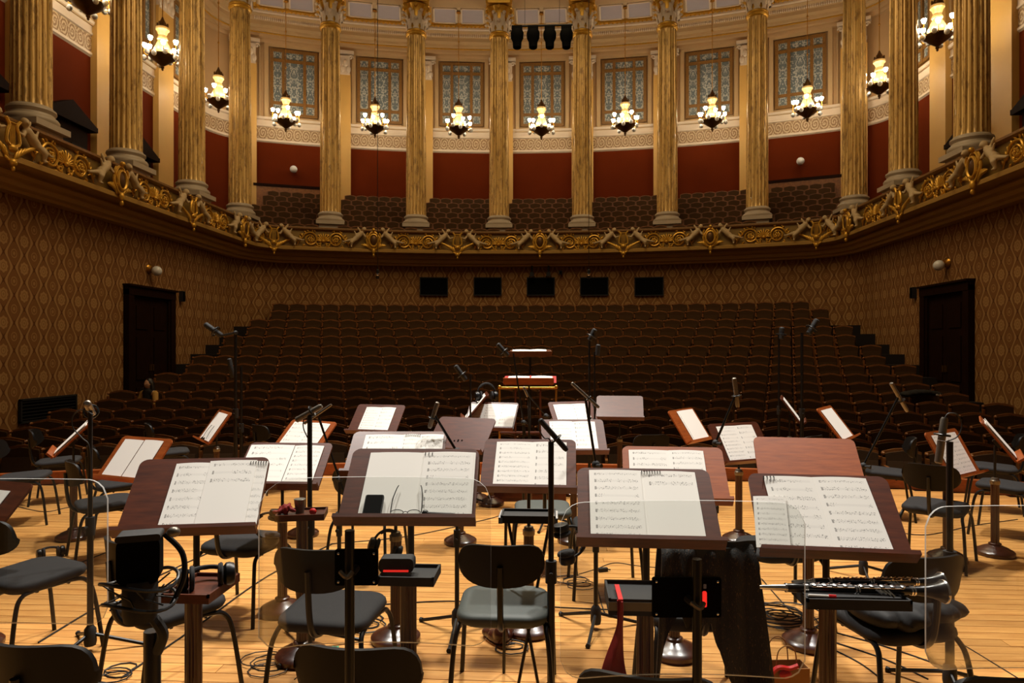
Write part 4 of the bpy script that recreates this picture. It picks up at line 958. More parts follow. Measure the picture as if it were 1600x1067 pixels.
chair(52, 892, -24, 'black chair with wide seat at left edge beside the microphone pole', 'pad')
chair(132, 1030, -4, 'black chair back cut off at the bottom left corner', 'pad', .78, 2.27)
chair(588, 1032, -2, 'black chair back at bottom edge, in front of the shield pole', 'pad', .78, 2.25)
chair(1012, 1075, -8, 'black chair back barely showing at bottom, under the red cloth', 'pad', .78, 2.07)
chair(1498, 1078, 10, 'black chair back barely showing at the bottom right corner', 'pad', .78, 2.07)
chair(382, 843, -12, 'black chair behind the far left front stand', 'pad')
chair(165, 782, -48, 'black chair turned sideways behind the left microphone pole', 'pad')
chair(848, 792, 4, 'black chair under the centre music stand', 'padgreen')
chair(575, 796, -8, 'black chair behind the stand with phone and spectacles', 'pad')
chair(945, 818, 3, 'black chair whose legs show under the garment stand', 'pad')
chair(1215, 852, 8, 'black chair whose legs show left of the clarinet tray post', 'pad')
chair(1383, 735, 70, 'black chair with shiny seat behind the empty orange stand', 'pad')
chair(1462, 788, -38, 'black chair with its back turned, left of looped cable microphone pole', 'pad')
chair(1008, 725, 12, 'distant black chair beside the empty grey stand', 'pad')
chair(1552, 728, 62, 'upper of the two shiny black seats at the right edge', 'pad')
chair(1570, 756, 50, 'lower of the two shiny black seats at the right edge', 'pad')
chair(38, 742, -66, 'black chair at the left edge below the wall grille', 'pad')
chair(92, 718, -62, 'black chair behind the left edge-on stand', 'pad')
chair(190, 752, -52, 'black chair just behind the tilted blank-page stand', 'pad')
chair(266, 704, -58, 'distant black chair behind the left mahogany stands', 'pad')
chair(432, 706, -40, 'distant black chair left of the crossed microphones', 'pad')
chair(1240, 728, 40, 'distant black chair below the tall right microphone poles', 'pad')

# ---- instrument trays on posts
def tray(px, py, dr, w, d, label, mat='mahogany', th=.02, yaw=0, post=True, ppx=None):
    p = at(px, py, dr); t = thing('instrument_tray', label, 'tray', (p.x, p.y, 0), R_(yaw), 'small trays on posts')
    MB().box((0, 0, p.z - th / 2), (w, d, th)).build('tray_top', M[mat], t, smooth=False)
    m = MB(); 
    for s in (-1, 1): m.box((s * (w / 2 - .004), 0, p.z + .006), (.008, d, .012)); m.box((0, s * (d / 2 - .004), p.z + .006), (w, .008, .012))
    m.build('rim', M[mat], t, smooth=False)
    if post:
        h = p.z - th; s = post_mesh(h, .030); ox = 0 if ppx is None else (ppx - px) * dr / FPX; s.build('post', M['post'], t, (ox, 0, 0), ang=30); link('base', ME_base, t, (ox, 0, 0))
    return t, p
T1, P1 = tray(316, 916, 2.52, .17, .24, 'small wooden tray on a post holding folded headphones', 'mahogany', ppx=302)
T2, P2 = tray(641, 896, 2.52, .20, .16, 'small dark tray on a post carrying a device with red lights', 'blackm', ppx=638)
T3, P3 = tray(1003, 926, 2.45, .25, .20, 'thick grey-edged tray with green case and red cloth', 'blackm', .045, ppx=1008)
T4, P4 = tray(1328, 930, 2.50, .36, .16, 'long dark tray on a post under the clarinets', 'blackm', .025, ppx=1294)
T5, P5 = tray(472, 802, 3.70, .25, .18, 'small tray with cup and red cloth beside the crossed microphones', 'mahogany', .02, 12)
T6, P6 = tray(826, 804, 3.45, .27, .16, 'flat black tray with chrome ends at the centre', 'blackm', .025, 0, False)
for s in (-1, 1):
    MB().box((s * .135, 0, P6.z - .012), (.02, .165, .03)).build('chrome_end', M['chrome'], T6, smooth=False)
    MB().tube([(s * .11, .05, P6.z - .02), (-s * .05, -.05, .0)], .008, 6).build('leg', M['black'], T6); MB().tube([(s * .11, -.05, P6.z - .02), (s * .13, .08, .0)], .008, 6).build('leg', M['black'], T6)
MB().box((0, -.102, P3.z - .012), (.252, .006, .03)).build('grey_edge', M['grey'], T3, smooth=False)
# things lying on trays and stands
def headphones(M4, label, mat='blackm', sc=1.0):
    t = thing('headphones', label, 'headphones', (0, 0, 0), 0, 'headphones lying about the platform'); t.matrix_basis = M4 @ Matrix.Scale(sc, 4)
    band = [(.075 * math.cos(a), 0, .085 * math.sin(a) + .01) for a in [PI * k / 14 for k in range(15)]]
    MB().tube(band, .007, 8).build('headband', M[mat], t); MB().tube([(x * .93, y, z * .94) for x, y, z in band[3:12]], .009, 8).build('headband_pad', M['pad'], t)
    for s in (-1, 1):
        T = mats4((s * .078, 0, -.015), 0, s * PI / 2)
        c = MB().lathe([(.030, -.02), (.040, -.012), (.042, .0), (.036, .016), (.02, .02)], 16, T).build('ear_cup', M['black'], t)
        MB().lathe([(.040, -.022), (.044, -.028), (.040, -.038), (.024, -.04)], 16, T).build('ear_pad', M['pad'], c)
    return t
headphones(Matrix.Translation(P1 + Vector((.015, 0, .042))) @ mats4((0, 0, 0), R_(-88), 0, .5), 'folded black headphones on the wooden tray')
headphones(Matrix.Translation(onz(79, 862, .045)) @ mats4((0, 0, 0), R_(-80), 0, .8), 'black headphones lying on the floor near the left stand base')
headphones(at(884, 842, 3.3).to_4d().to_3d() and Matrix.Translation(at(886, 848, 3.28)) @ mats4((0, 0, 0), 0, R_(78), .3), 'grey headphones hanging from the centre microphone pole')
headphones(Matrix.Translation([o for o in bpy.data.objects if o.get('label', '').startswith('music stand whose top edge')][0].location + Vector((-.05, -.02, .545))) @ mats4((0, 0, 0), .1, R_(20), .3), 'headphones hanging behind the phone stand')
headphones(Matrix.Translation(at(424, 822, 3.95)) @ mats4((0, 0, 0), 0, R_(-80), .2), 'headphones hanging on the stand by the red-cloth tray')
headphones(Matrix.Translation(at(760, 616, 7.6)) @ mats4((0, 0, 0), 0, 0, .3), 'black headphones resting by the podium rail', 'blackm', 1.3)
dv = thing('tuner_device', 'small black rounded device with a row of red lights', 'device', P2 + Vector((-.045, -.01, .012)), .05)
m = MB(); rr = rrect(.125, .05, .016, 4, 0, .028); m.prism(rr, -.03, .03); m.build('case', M['blackm'], dv, ang=30); MB().box((0, -.033, .010), (.09, .006, .006)).build('red_lights', M['led'], dv, smooth=False)
ph = thing('phone', 'dark phone propped on the open score', 'phone', (0, 0, 0)); ph.matrix_basis = STAND['B'] @ Matrix.Translation((-.135, -.022, .012))
MB().prism(rrect(.075, .10, .008, 3, 0, .05), -.005, .005).build('body', M['blackm'], ph, smooth=False); MB().prism(rrect(.068, .092, .006, 3, 0, .05), -.0065, -.005).build('screen', M['vent'], ph, smooth=False)
def spectacles(M4, label):
    t = thing('spectacles', label, 'spectacles', (0, 0, 0), 0, 'spectacles left on scores'); t.matrix_basis = M4
    for s in (-1, 1):
        MB().tube(catmull([(s * .062, -.008, .02), (s * .060, -.014, .08), (s * .052, -.012, .13), (s * .046, -.010, .15)], 5), .0022, 6).build('temple', M['black'], t)
        MB().tube([(s * .034 + .026 * math.cos(a), -.018, .012 + .014 * math.sin(a)) for a in [2 * PI * k / 14 for k in range(14)]], .0016, 5, True).build('rim', M['black'], t)
        MB().prism([(s * .034 + .025 * math.cos(a), .012 + .013 * math.sin(a)) for a in [2 * PI * k / 14 for k in range(14)]], -.0185, -.0175).build('lens', M['acrylic'], t, smooth=False)
    MB().tube([(-.009, -.018, .014), (0, -.019, .017), (.009, -.018, .014)], .0016, 5).build('bridge', M['black'], t)
spectacles(STAND['B'] @ Matrix.Translation((-.0, -.012, .012)), 'thin-framed spectacles on the score beside the phone')
spectacles(STAND['G'] @ Matrix.Translation((.05, -.012, .0)) @ Matrix.Scale(1.2, 4), 'black spectacles on the narrow distant page')
pn = thing('pen_recorder', 'dark pen-like recorder lying on the ledge of the phone stand', 'recorder', (0, 0, 0)); pn.matrix_basis = STAND['B'] @ Matrix.Translation((.14, -.035, .012)) @ Matrix.Rotation(.05, 4, 'Y')
MB().tube([(-.055, 0, 0), (.05, 0, 0), (.075, 0, 0)], [.009, .009, .004], 8).build('barrel', M['blackm'], pn); MB().ell((-.06, 0, .004), (.014, .012, .014)).build('cap', M['black'], pn)
gc = thing('reed_case', 'rounded dark green case on the grey-edged tray', 'case', P3 + Vector((.065, -.05, .013)), .1)
MB().ell((0, 0, .018), (.038, .026, .018), n=14, m=8).build('shell', M['greendark'], gc); MB().tube([(.037 * math.cos(a), .026 * math.sin(a), .018) for a in [2 * PI * k / 16 for k in range(16)]], .002, 5, True).build('seam', M['blackm'], gc)
# red cloth strap
rc = thing('red_cloth', 'long dark red cloth hanging down from the grey-edged tray', 'cloth', (P3.x - .088, P3.y - .115, P3.z + .012))
def sheet_of(f, nu, nv, th, nrm=(0, 1, 0)):
    m = MB(); vs = [f(i / nu, j / nv) for j in range(nv + 1) for i in range(nu + 1)]; n = len(vs); W = nu + 1; N = Vector(nrm) * th
    vs += [Vector(v) + N for v in vs]
    fs = [(j * W + i, j * W + i + 1, (j + 1) * W + i + 1, (j + 1) * W + i) for j in range(nv) for i in range(nu)]
    fs += [tuple(n + q for q in reversed(f_)) for f_ in fs]
    rim = list(range(W)) + [j * W + nu for j in range(1, nv + 1)] + [nv * W + i for i in range(nu - 1, -1, -1)] + [j * W for j in range(nv - 1, 0, -1)]
    fs += [(rim[(k + 1) % len(rim)], rim[k], n + rim[k], n + rim[(k + 1) % len(rim)]) for k in range(len(rim))]
    return m.add(vs, fs)
def fr(u, v):
    w = .010 + .035 * min(1, max(0, (v - .25) / .5)) ** 1.2; return Vector(((u - .5) * 2 * w - .022 * v + .006 * math.sin(v * 7), -.004 + .012 * math.sin(u * 6 + v * 4), -.34 * v))
sheet_of(fr, 6, 16, .006).build('hanging_cloth', M['redcloth'], rc); MB().box((.002, .07, .003), (.016, .15, .006)).build('top_strap', M['redribbon'], rc, smooth=False)
# cup and red cloth on the small tray
cp = thing('paper_cup', 'small dark paper cup on the tray by the crossed microphones', 'cup', P5 + Vector((-.02, .02, .0)))
MB().lathe([(.022, 0), (.030, .07), (.032, .072), (.030, .074)], 18).build('cup_body', M['grey'], cp); MB().lathe([(.028, .066), (.005, .067)], 18).build('drink', M['ebony'], cp)
cl = thing('crumpled_cloth', 'crumpled red patterned cloth on the tray beside the cup', 'cloth', P5 + Vector((-.085, -.03, .0)))
m = MB()
for k in range(14): a = k * 2.4; m.ell((.05 * math.cos(a) * (k / 14), .035 * math.sin(a) * (k / 14), .014 + .012 * (k % 3)), (.026, .012, .012), rot=Euler((.3 * k, .5 * k, a)).to_matrix(), n=8, m=5)
cl2 = link('cloth_folds', remeshed(m, 'cloth_folds', M['redcloth'], .005), cl)
MB().ell((.155, .0, .018), (.02, .016, .018)).build('red_knot', M['redribbon'], cl)
# clarinets
def clarinet(M4, label, full=True):
    t = thing('clarinet', label, 'clarinet', (0, 0, 0), 0, 'clarinets on the long tray'); t.matrix_basis = M4
    X = mats4((0, 0, 0), 0, PI / 2)
    L = .64
    MB().lathe([(.006, 0), (.008, .01), (.011, .07), (.012, .09)], 14, X).build('mouthpiece', M['silver'], t)
    MB().lathe([(.012, .09), (.0155, .10), (.0165, .13), (.014, .155), (.0135, .16), (.0135, .53)], 16, X).build('body_tube', M['ebony'], t)
    MB().lathe([(.0145, .53), (.016, .55), (.020, .585), (.030, .62), (.040, .64), (.041, .642), (.036, .640), (.02, .60)], 20, X).build('bell', M['ebony'], t)
    for x in (.092, .158, .165, .335, .345, .528, .538): MB().lathe([(.0145, x - .003), (.0168, x - .002), (.0168, x + .003), (.0145, x + .004)], 14, X).build('ring', M['silver'], t)
    MB().lathe([(.0405, .638), (.042, .640), (.042, .645), (.039, .646)], 20, X).build('bell_ring', M['silver'], t)
    for k in range(9):
        x = .19 + .036 * k + (.02 if k > 3 else 0); m = MB(); m.lathe([(.008, 0), (.009, .002), (.009, .004), (.002, .005)], 10, mats4((x, -.006, .0145), .25)); m.tube([(x, -.006, .016), (x + .024, .008, .018)], .0022, 5); m.build('key', M['silver'], t)
    for s in (-1, 1):
        m = MB(); m.tube([(.18, s * .012, .010), (.33, s * .012, .010)], .0022, 5); m.tube([(.35, s * .012, .010), (.50, s * .012, .010)], .0022, 5)
        for x in (.18, .25, .33, .35, .42, .50): m.tube([(x, s * .008, .006), (x, s * .014, .012)], .003, 5)
        m.build('key_rod', M['silver'], t)
    for k in range(4): MB().tube([(.40 + .014 * k, -.013, .006), (.42 + .014 * k, -.022, -.004 - .004 * k)], [.003, .006], 6).build('side_key', M['silver'], t)
a_ = at(1187, 917, 2.50); b_ = at(1464, 924, 2.46); d_ = b_ - a_
clarinet(Matrix.Translation(a_) @ Matrix.Rotation(math.atan2(d_.y, d_.x), 4, 'Z') @ Matrix.Rotation(-math.asin(d_.z / d_.length), 4, 'Y'), 'black clarinet with silver keys lying along the front of the tray')
a2 = P4 + Vector((-.19, .045, .030))
clarinet(Matrix.Translation(a2) @ Matrix.Rotation(.06, 4, 'Z') @ Matrix.Scale(.86, 4), 'second clarinet lying behind the first on the tray')
sw = thing('swab', 'red-tipped stick lying at the front of the clarinet tray', 'stick', P4 + Vector((-.15, -.065, .020)))
MB().tube([(-.02, 0, 0), (.05, 0, -.002)], .004, 6).build('stick', M['paperblank'], sw); MB().tube([(.05, 0, -.002), (.075, 0, -.003)], .006, 6).build('tip', M['redribbon'], sw)
# soft bag on the chair
bg = thing('soft_bag', 'black soft bag slumped on the chair behind the clarinets', 'bag', (C4.location.x, C4.location.y, .47), R_(14))
m = MB()
for k in range(10): m.ell((-.15 + .034 * k, -.05 + .03 * math.sin(k * 1.7), .035 + .014 * math.sin(k * 2.1)), (.08, .17, .055), rot=Euler((.1 * math.sin(k), .2, .1 * k)).to_matrix())
link('bag_body', remeshed(m, 'bag_body', M['blackm'], .012), bg); MB().tube(catmull([(-.14, -.02, .06), (-.08, -.05, .17), (.02, -.04, .16), (.06, -.02, .07)], 6), .010, 8).build('handle', M['blackm'], bg)
MB().tube(catmull([(-.16, -.10, .03), (-.02, -.17, -.04), (.10, -.16, .0), (.17, -.1, .03)], 6), .008, 6).build('strap', M['blackm'], bg)
# draped garment
gm = thing('draped_garment', 'black lace garment hanging over the back of a chair', 'garment', (C3.location.x, C3.location.y - .245, 0), R_(3))
def fg(u, v):
    k = max(0, min(1, (u - .38) / .5)); L = .33 + .30 * max(0, 1 - u / .16) + .40 * k * k * (3 - 2 * k) + .03 * math.sin(u * 23) + .018 * math.sin(u * 51)
    x = (u - .46) * (.40 + .10 * v + .05 * v * (u > .5)); y = -.012 - (.012 + .02 * v) * math.sin(u * 26 + 2 * v) - .03 * v + .05 * math.exp(-v / .05); z = .815 - L * v - .03 * abs(u - .46) * (1 - v)
    return Vector((x, y - .02, z))
sheet_of(fg, 40, 22, .012).build('lace_front', M['lace'], gm)
def fb(u, v): return Vector(((u - .45) * .44, .012 + .09 * v + .012 * math.sin(u * 15), .815 - .26 * v))
sheet_of(fb, 20, 8, .012).build('lace_back', M['clothblack'], gm)
m = MB()
for k in range(9): x = -.12 + .026 * k; m.tube([(x, .02, .822), (x + .004 * math.sin(k), -.012, .812), (x, -.022, .80 - .01 * (k % 3))], .0016, 4)
tag(m.build('sequin_threads', M['brass'], gm), kind='stuff')
# brown bundle under the middle chair
bu = thing('leather_shoe', 'brown leather shoe under the middle chair, left of the pair', 'shoe', onz(772, 1003, 0), .6, 'brown shoes under the middle chair')
def shoe(t):
    m = MB(); m.ell((0, 0, .035), (.038, .11, .035)); m.ell((0, -.06, .06), (.034, .05, .045)); m.ell((0, .07, .03), (.036, .05, .028))
    link('upper', remeshed(m, 'upper', M['post'], .008), t); MB().prism([(.036 * math.cos(q), .108 * math.sin(q)) for q in [2 * PI * k / 18 for k in range(18)]], -.0, .012, mats4((0, 0, .012), -PI / 2)).build('sole', M['kraft'], t, smooth=False)
    MB().tube([(-.02, .02, .066), (.02, .03, .064)], .003, 5).build('lace', M['kraft'], t)
shoe(bu)
b2 = copy_tree(bu); b2.location = onz(792, 1000, 0); b2.rotation_euler = (0, 0, -.3); b2['label'] = 'brown leather shoe under the middle chair, right of the pair'
# gift bag
gb = thing('gift_bag', 'brown paper bag with red ribbon at the bottom right of the centre', 'bag', onz(1222, 1094, 0), .1)
m = MB(); w, d, h = .22, .10, .17
m.add([(sx * w / 2 * k, sy * d / 2 * k, z) for z, k in ((0, .96), (h, 1.0)) for sx, sy in ((-1, -1), (1, -1), (1, 1), (-1, 1))] + [(sx * (w / 2 - .004), sy * (d / 2 - .004), z) for z in (h, .05) for sx, sy in ((-1, -1), (1, -1), (1, 1), (-1, 1))], [(0, 1, 5, 4), (1, 2, 6, 5), (2, 3, 7, 6), (3, 0, 4, 7), (3, 2, 1, 0), (4, 5, 9, 8), (5, 6, 10, 9), (6, 7, 11, 10), (7, 4, 8, 11), (9, 13, 12, 8), (10, 14, 13, 9), (11, 15, 14, 10), (8, 12, 15, 11), (12, 13, 14, 15)])
m.build('paper_body', M['kraft'], gb, smooth=False)
for s in (-1, 1): MB().tube(catmull([(-.05, s * .046, h - .02), (-.04, s * .05, h + .08), (.0, s * .055, h + .11), (.04, s * .05, h + .08), (.05, s * .046, h - .02)], 5), .003, 6).build('handle', M['kraft'], gb)
MB().tube(catmull([(-.10, -.055, h - .05), (-.05, -.06, h + .01), (.01, -.055, h + .005), (.05, -.06, h + .02)], 5), [.012] * 16, 6).build('ribbon', M['redribbon'], gb); MB().ell((-.01, -.06, h - .02), (.03, .015, .02)).build('ribbon_bow', M['redribbon'], gb)
gr = thing('eraser', 'small bright green block on the floor boards', 'block', onz(524, 1016, 0), .15); MB().box((0, 0, .010), (.036, .018, .020)).build('block_body', M['green'], gr, smooth=False); MB().box((0, 0, .0205), (.02, .012, .001)).build('block_top', M['greendark'], gr, smooth=False)

# ---- microphones and their stands
def mic_stand(px, dr, top, label, boom=None, r=.010, base='tripod', yaw=.3, tx=None):
    p = at(px, HOR, dr); zt = at(px, top, dr).z; t = thing('microphone_stand', label, 'microphone stand', (p.x, p.y, 0), 0, 'black microphone stands')
    tp = at(tx if tx is not None else px, top, dr); q = Vector((tp.x - p.x, tp.y - p.y, zt))
    m1 = q * .52; MB().tube([(0, 0, .05), m1], r * 1.35, 10).build('lower_pole', M['black'], t); MB().tube([m1, q], r, 10).build('upper_pole', M['black'], t)
    MB().tube([m1 - Vector((0, 0, .05)), m1 + Vector((0, 0, .05))], r * 2.0, 10).build('clutch', M['blackm'], t)
    MB().tube([m1 + Vector((0, -r * 2, 0)), m1 + Vector((.0, -r * 2 - .035, 0))], [.006, .012], 8).build('clutch_knob', M['blackm'], t)
    MB().lathe([(.028, .03), (.032, .05), (.030, .12), (.016, .14)], 12).build('hub', M['blackm'], t)
    for k in range(3):
        a = yaw + k * 2 * PI / 3; e = Vector((.27 * math.cos(a), .27 * math.sin(a), .012)); lg = MB().tube([(.02 * math.cos(a), .02 * math.sin(a), .09), e], .010, 8).build('leg', M['black'], t)
        MB().tube([e, e * 1.06], .014, 8).build('rubber_foot', M['blackm'], lg)
    if boom:
        b = at(boom[0], boom[1], boom[2] if len(boom) > 2 else dr) - Vector((p.x, p.y, 0)); back = q + (q - b) * .18
        MB().tube([back, b], r * .8, 8).build('boom_arm', M['black'], t); MB().ell(q, (.026, .026, .026), n=10, m=6).build('boom_joint', M['blackm'], t); MB().tube([q + Vector((0, -.02, 0)), q + Vector((.03, -.05, 0))], [.006, .014], 8).build('joint_knob', M['blackm'], t)
    return t
def mic(p0, p1, dr, label, r=.011, mat='micgrey', ring=True, head=.35, dr2=None, cable=None):
    a, b = at(p0[0], p0[1], dr), at(p1[0], p1[1], dr2 or dr); t = thing('microphone', label, 'microphone', (a + b) / 2, 0, 'microphones around the orchestra')
    a, b = a - (a + b) / 2, b - (a + b) / 2; c = a.lerp(b, head); u = (b - a).normalized()
    MB().tube([c, c.lerp(b, .9), b], [r, r, r * .7], 12).build('body', M[mat], t)
    MB().tube([a, a + u * r * .4, c - u * .002], [r * .6, r * 1.02, r * 1.02], 12).build('grille', M['grey' if mat == 'micgrey' else 'blackm'], t)
    if ring:
        o = u.orthogonal().normalized(); w = u.cross(o); ce = a.lerp(b, .62); MB().tube([ce + (o * math.cos(q) + w * math.sin(q)) * r * 1.9 for q in [2 * PI * k / 14 for k in range(14)]], r * .32, 6, True).build('clip_ring', M['black'], t)
        for k in range(4): q = k * PI / 2 + .4; MB().tube([ce + (o * math.cos(q) + w * math.sin(q)) * r * .9, ce + (o * math.cos(q + .5) + w * math.sin(q + .5)) * r * 1.9], r * .15, 4).build('elastic', M['cable'], t)
    if cable: MB().tube(catmull([at(x, y, dr) - t.location for x, y in cable], 6), .0032, 6).build('cable', M['cable'], t)
    return t
mic_stand(141, 3.80, 642, 'microphone stand at left with a single upright pole', None, .012)
mic((136, 630), (146, 650), 3.72, 'microphone pointing at the viewer on the left pole', .019, 'micgrey', True, .4, 3.95, [(146, 648), (128, 640), (114, 650), (114, 668), (128, 684), (140, 700), (142, 760)])
mic_stand(484, 3.85, 648, 'thick microphone stand in front of the crossed microphones score', None, .014)
mic((462, 657), (503, 634), 3.85, 'thick horizontal microphone, front of the crossed pair', .016, 'micgrey', True, .3, None, [(500, 638), (478, 650), (474, 668), (484, 690)])
mic_stand(530, 4.9, 748, 'microphone stand with boom leaning left behind crossed pair', (498, 652), .011)
mic((475, 662), (518, 632), 4.85, 'thin microphone, rear of the crossed pair', .010, 'micgrey', False, .35)
mic_stand(714, 4.05, 706, 'microphone stand with tripod feet left of the middle chair', (680, 650), .010, 'tripod', 2.6)
mic((684, 628), (671, 669), 4.05, 'brown-grey microphone in front of the empty greyish stand', .013, 'micgrey', True, .4)
mic_stand(861, 3.15, 690, 'tall double-pole microphone stand right of the middle chair', None, .013, 'tripod', .9)
mic((843, 655), (886, 704), 3.15, 'slanted microphone over the centre score', .0125, 'blackm', True, .3, None, [(843, 656), (842, 670), (850, 684), (860, 690), (863, 740)])
mic_stand(931, 4.1, 726, 'microphone stand with tripod feet below the garment stand', (914, 618), .010, 'tripod', 2.4)
mic((893, 598), (936, 637), 4.05, 'thin slanted microphone beside the empty grey stand', .0095, 'micgrey', True, .5)
mic_stand(1118, 5.1, 692, 'microphone stand whose boom leans right over the turned stand', (1150, 616), .012)
mic((1147, 590), (1153, 636), 5.1, 'upright silver-tipped microphone right of centre', .017, 'micgrey', True, .4)
mic_stand(1349, 5.0, 728, 'microphone stand with long boom leaning right behind empty orange stand', (1404, 620), .012)
mic((1392, 598), (1418, 643), 5.0, 'silver slanted microphone high above the right chairs', .014, 'micgrey', True, .45)
mic_stand(1484, 3.35, 690, 'microphone stand with thick pole at right', None, .015)
mic((1466, 724), (1476, 652), 3.33, 'upright grey microphone with a looped cable at right', .017, 'micgrey', True, .5, None, [(1476, 654), (1482, 646), (1496, 648), (1503, 664), (1496, 682), (1478, 690)])
mic_stand(368, 7.6, 520, 'tall microphone stand left, carrying a horizontal microphone', (348, 524), .016)
mic((320, 506), (347, 525), 7.6, 'large black horizontal microphone high on the left pole', .030, 'blackm', True, .4)
mic_stand(377, 7.9, 572, 'shorter black pole close beside the tall left stand', None, .014)
mic((358, 560), (364, 590), 7.8, 'dark microphone hanging beside the tall left pole', .026, 'blackm', False, .4)
mic_stand(1253, 7.6, 520, 'tallest microphone stand on the right side', None, .016)
mic((1277, 499), (1263, 522), 7.6, 'large tilted microphone on the tallest right pole', .032, 'blackm', True, .45)
mic_stand(1217, 8.1, 524, 'thin microphone pole left of the tallest right one', None, .012)
mic((1222, 511), (1220, 530), 8.1, 'small upright microphone on the thin right pole', .030, 'blackm', True, .4)
mic_stand(921, 7.0, 528, 'tall thin microphone pole behind the slanted thin microphone', None, .011)
mic((930, 514), (921, 532), 7.0, 'black microphone on the tall thin centre pole', .026, 'blackm', True, .45)
mic_stand(929, 7.6, 550, 'second thin pole just right of the tall centre pole', None, .010)
mic((935, 538), (933, 556), 7.6, 'dark microphone on the second centre pole', .026, 'blackm', False, .45)
mic_stand(818, 6.7, 660, 'microphone stand whose boom rises in front of the podium', (802, 552), .010)
mic((777, 537), (794, 556), 6.7, 'black microphone in front of the high conductor desk', .022, 'blackm', True, .45)
mic_stand(735, 7.3, 585, 'thin microphone pole left of the podium', None, .010)
mic((711, 571), (728, 594), 7.3, 'black tilted microphone left of the podium', .026, 'blackm', True, .4)
mic_stand(853, 6.5, 650, 'small microphone stand leaning towards the podium column', (823, 614), .007)
mic((818, 604), (825, 620), 6.5, 'tiny microphone in front of the podium column', .012, 'micgrey', False, .4)
# large foreground microphone
t = mic_stand(238, 1.72, 985, 'thick foreground microphone stand cut by the bottom edge', None, .020, 'tripod', .2)
p = at(219, 872, 1.68); lm = thing('studio_microphone', 'large black studio microphone in a shock mount, foreground left', 'microphone', p, .38)
MB().prism(rrect(.094, .115, .022, 5), -.028, .028).build('grille_head', M['vent'], lm, ang=30)
m = MB()
for z in (.055,): m.prism(rrect(.098, .016, .007, 4, 0, z), -.031, .031)
m.build('top_band', M['blackm'], lm, ang=30); MB().lathe([(.036, -.15), (.04, -.13), (.04, -.06), (.036, -.05)], 18).build('body', M['blackm'], lm)
for z, r in ((-.055, .085), (-.105, .080)): MB().tube([(r * math.cos(q), r * .8 * math.sin(q), z + .012 * math.sin(q * 2)) for q in [2 * PI * k / 28 for k in range(28)]], .0045, 7, True).build('mount_ring', M['black'], lm)
MB().tube(catmull([(.05, .02, .05), (.09, .02, .0), (.095, .01, -.06), (.07, 0, -.12)], 6), .007, 8).build('mount_arm', M['black'], lm)
for k in range(8): q = 2 * PI * k / 8; MB().tube([(.084 * math.cos(q), .066 * math.sin(q), -.055), (.038 * math.cos(q + .4), .038 * math.sin(q + .4), -.09), (.08 * math.cos(q + .8), .064 * math.sin(q + .8), -.105)], .0022, 5).build('elastic', M['cable'], lm)
MB().tube(catmull([(.03, 0, -.15), (.05, .0, -.19), (.035, .02, -.24)], 5), .013, 8).build('swivel', M['blackm'], lm); MB().ell((.075, -.01, .06), (.016, .014, .013)).build('thumb_screw', M['grey'], lm)

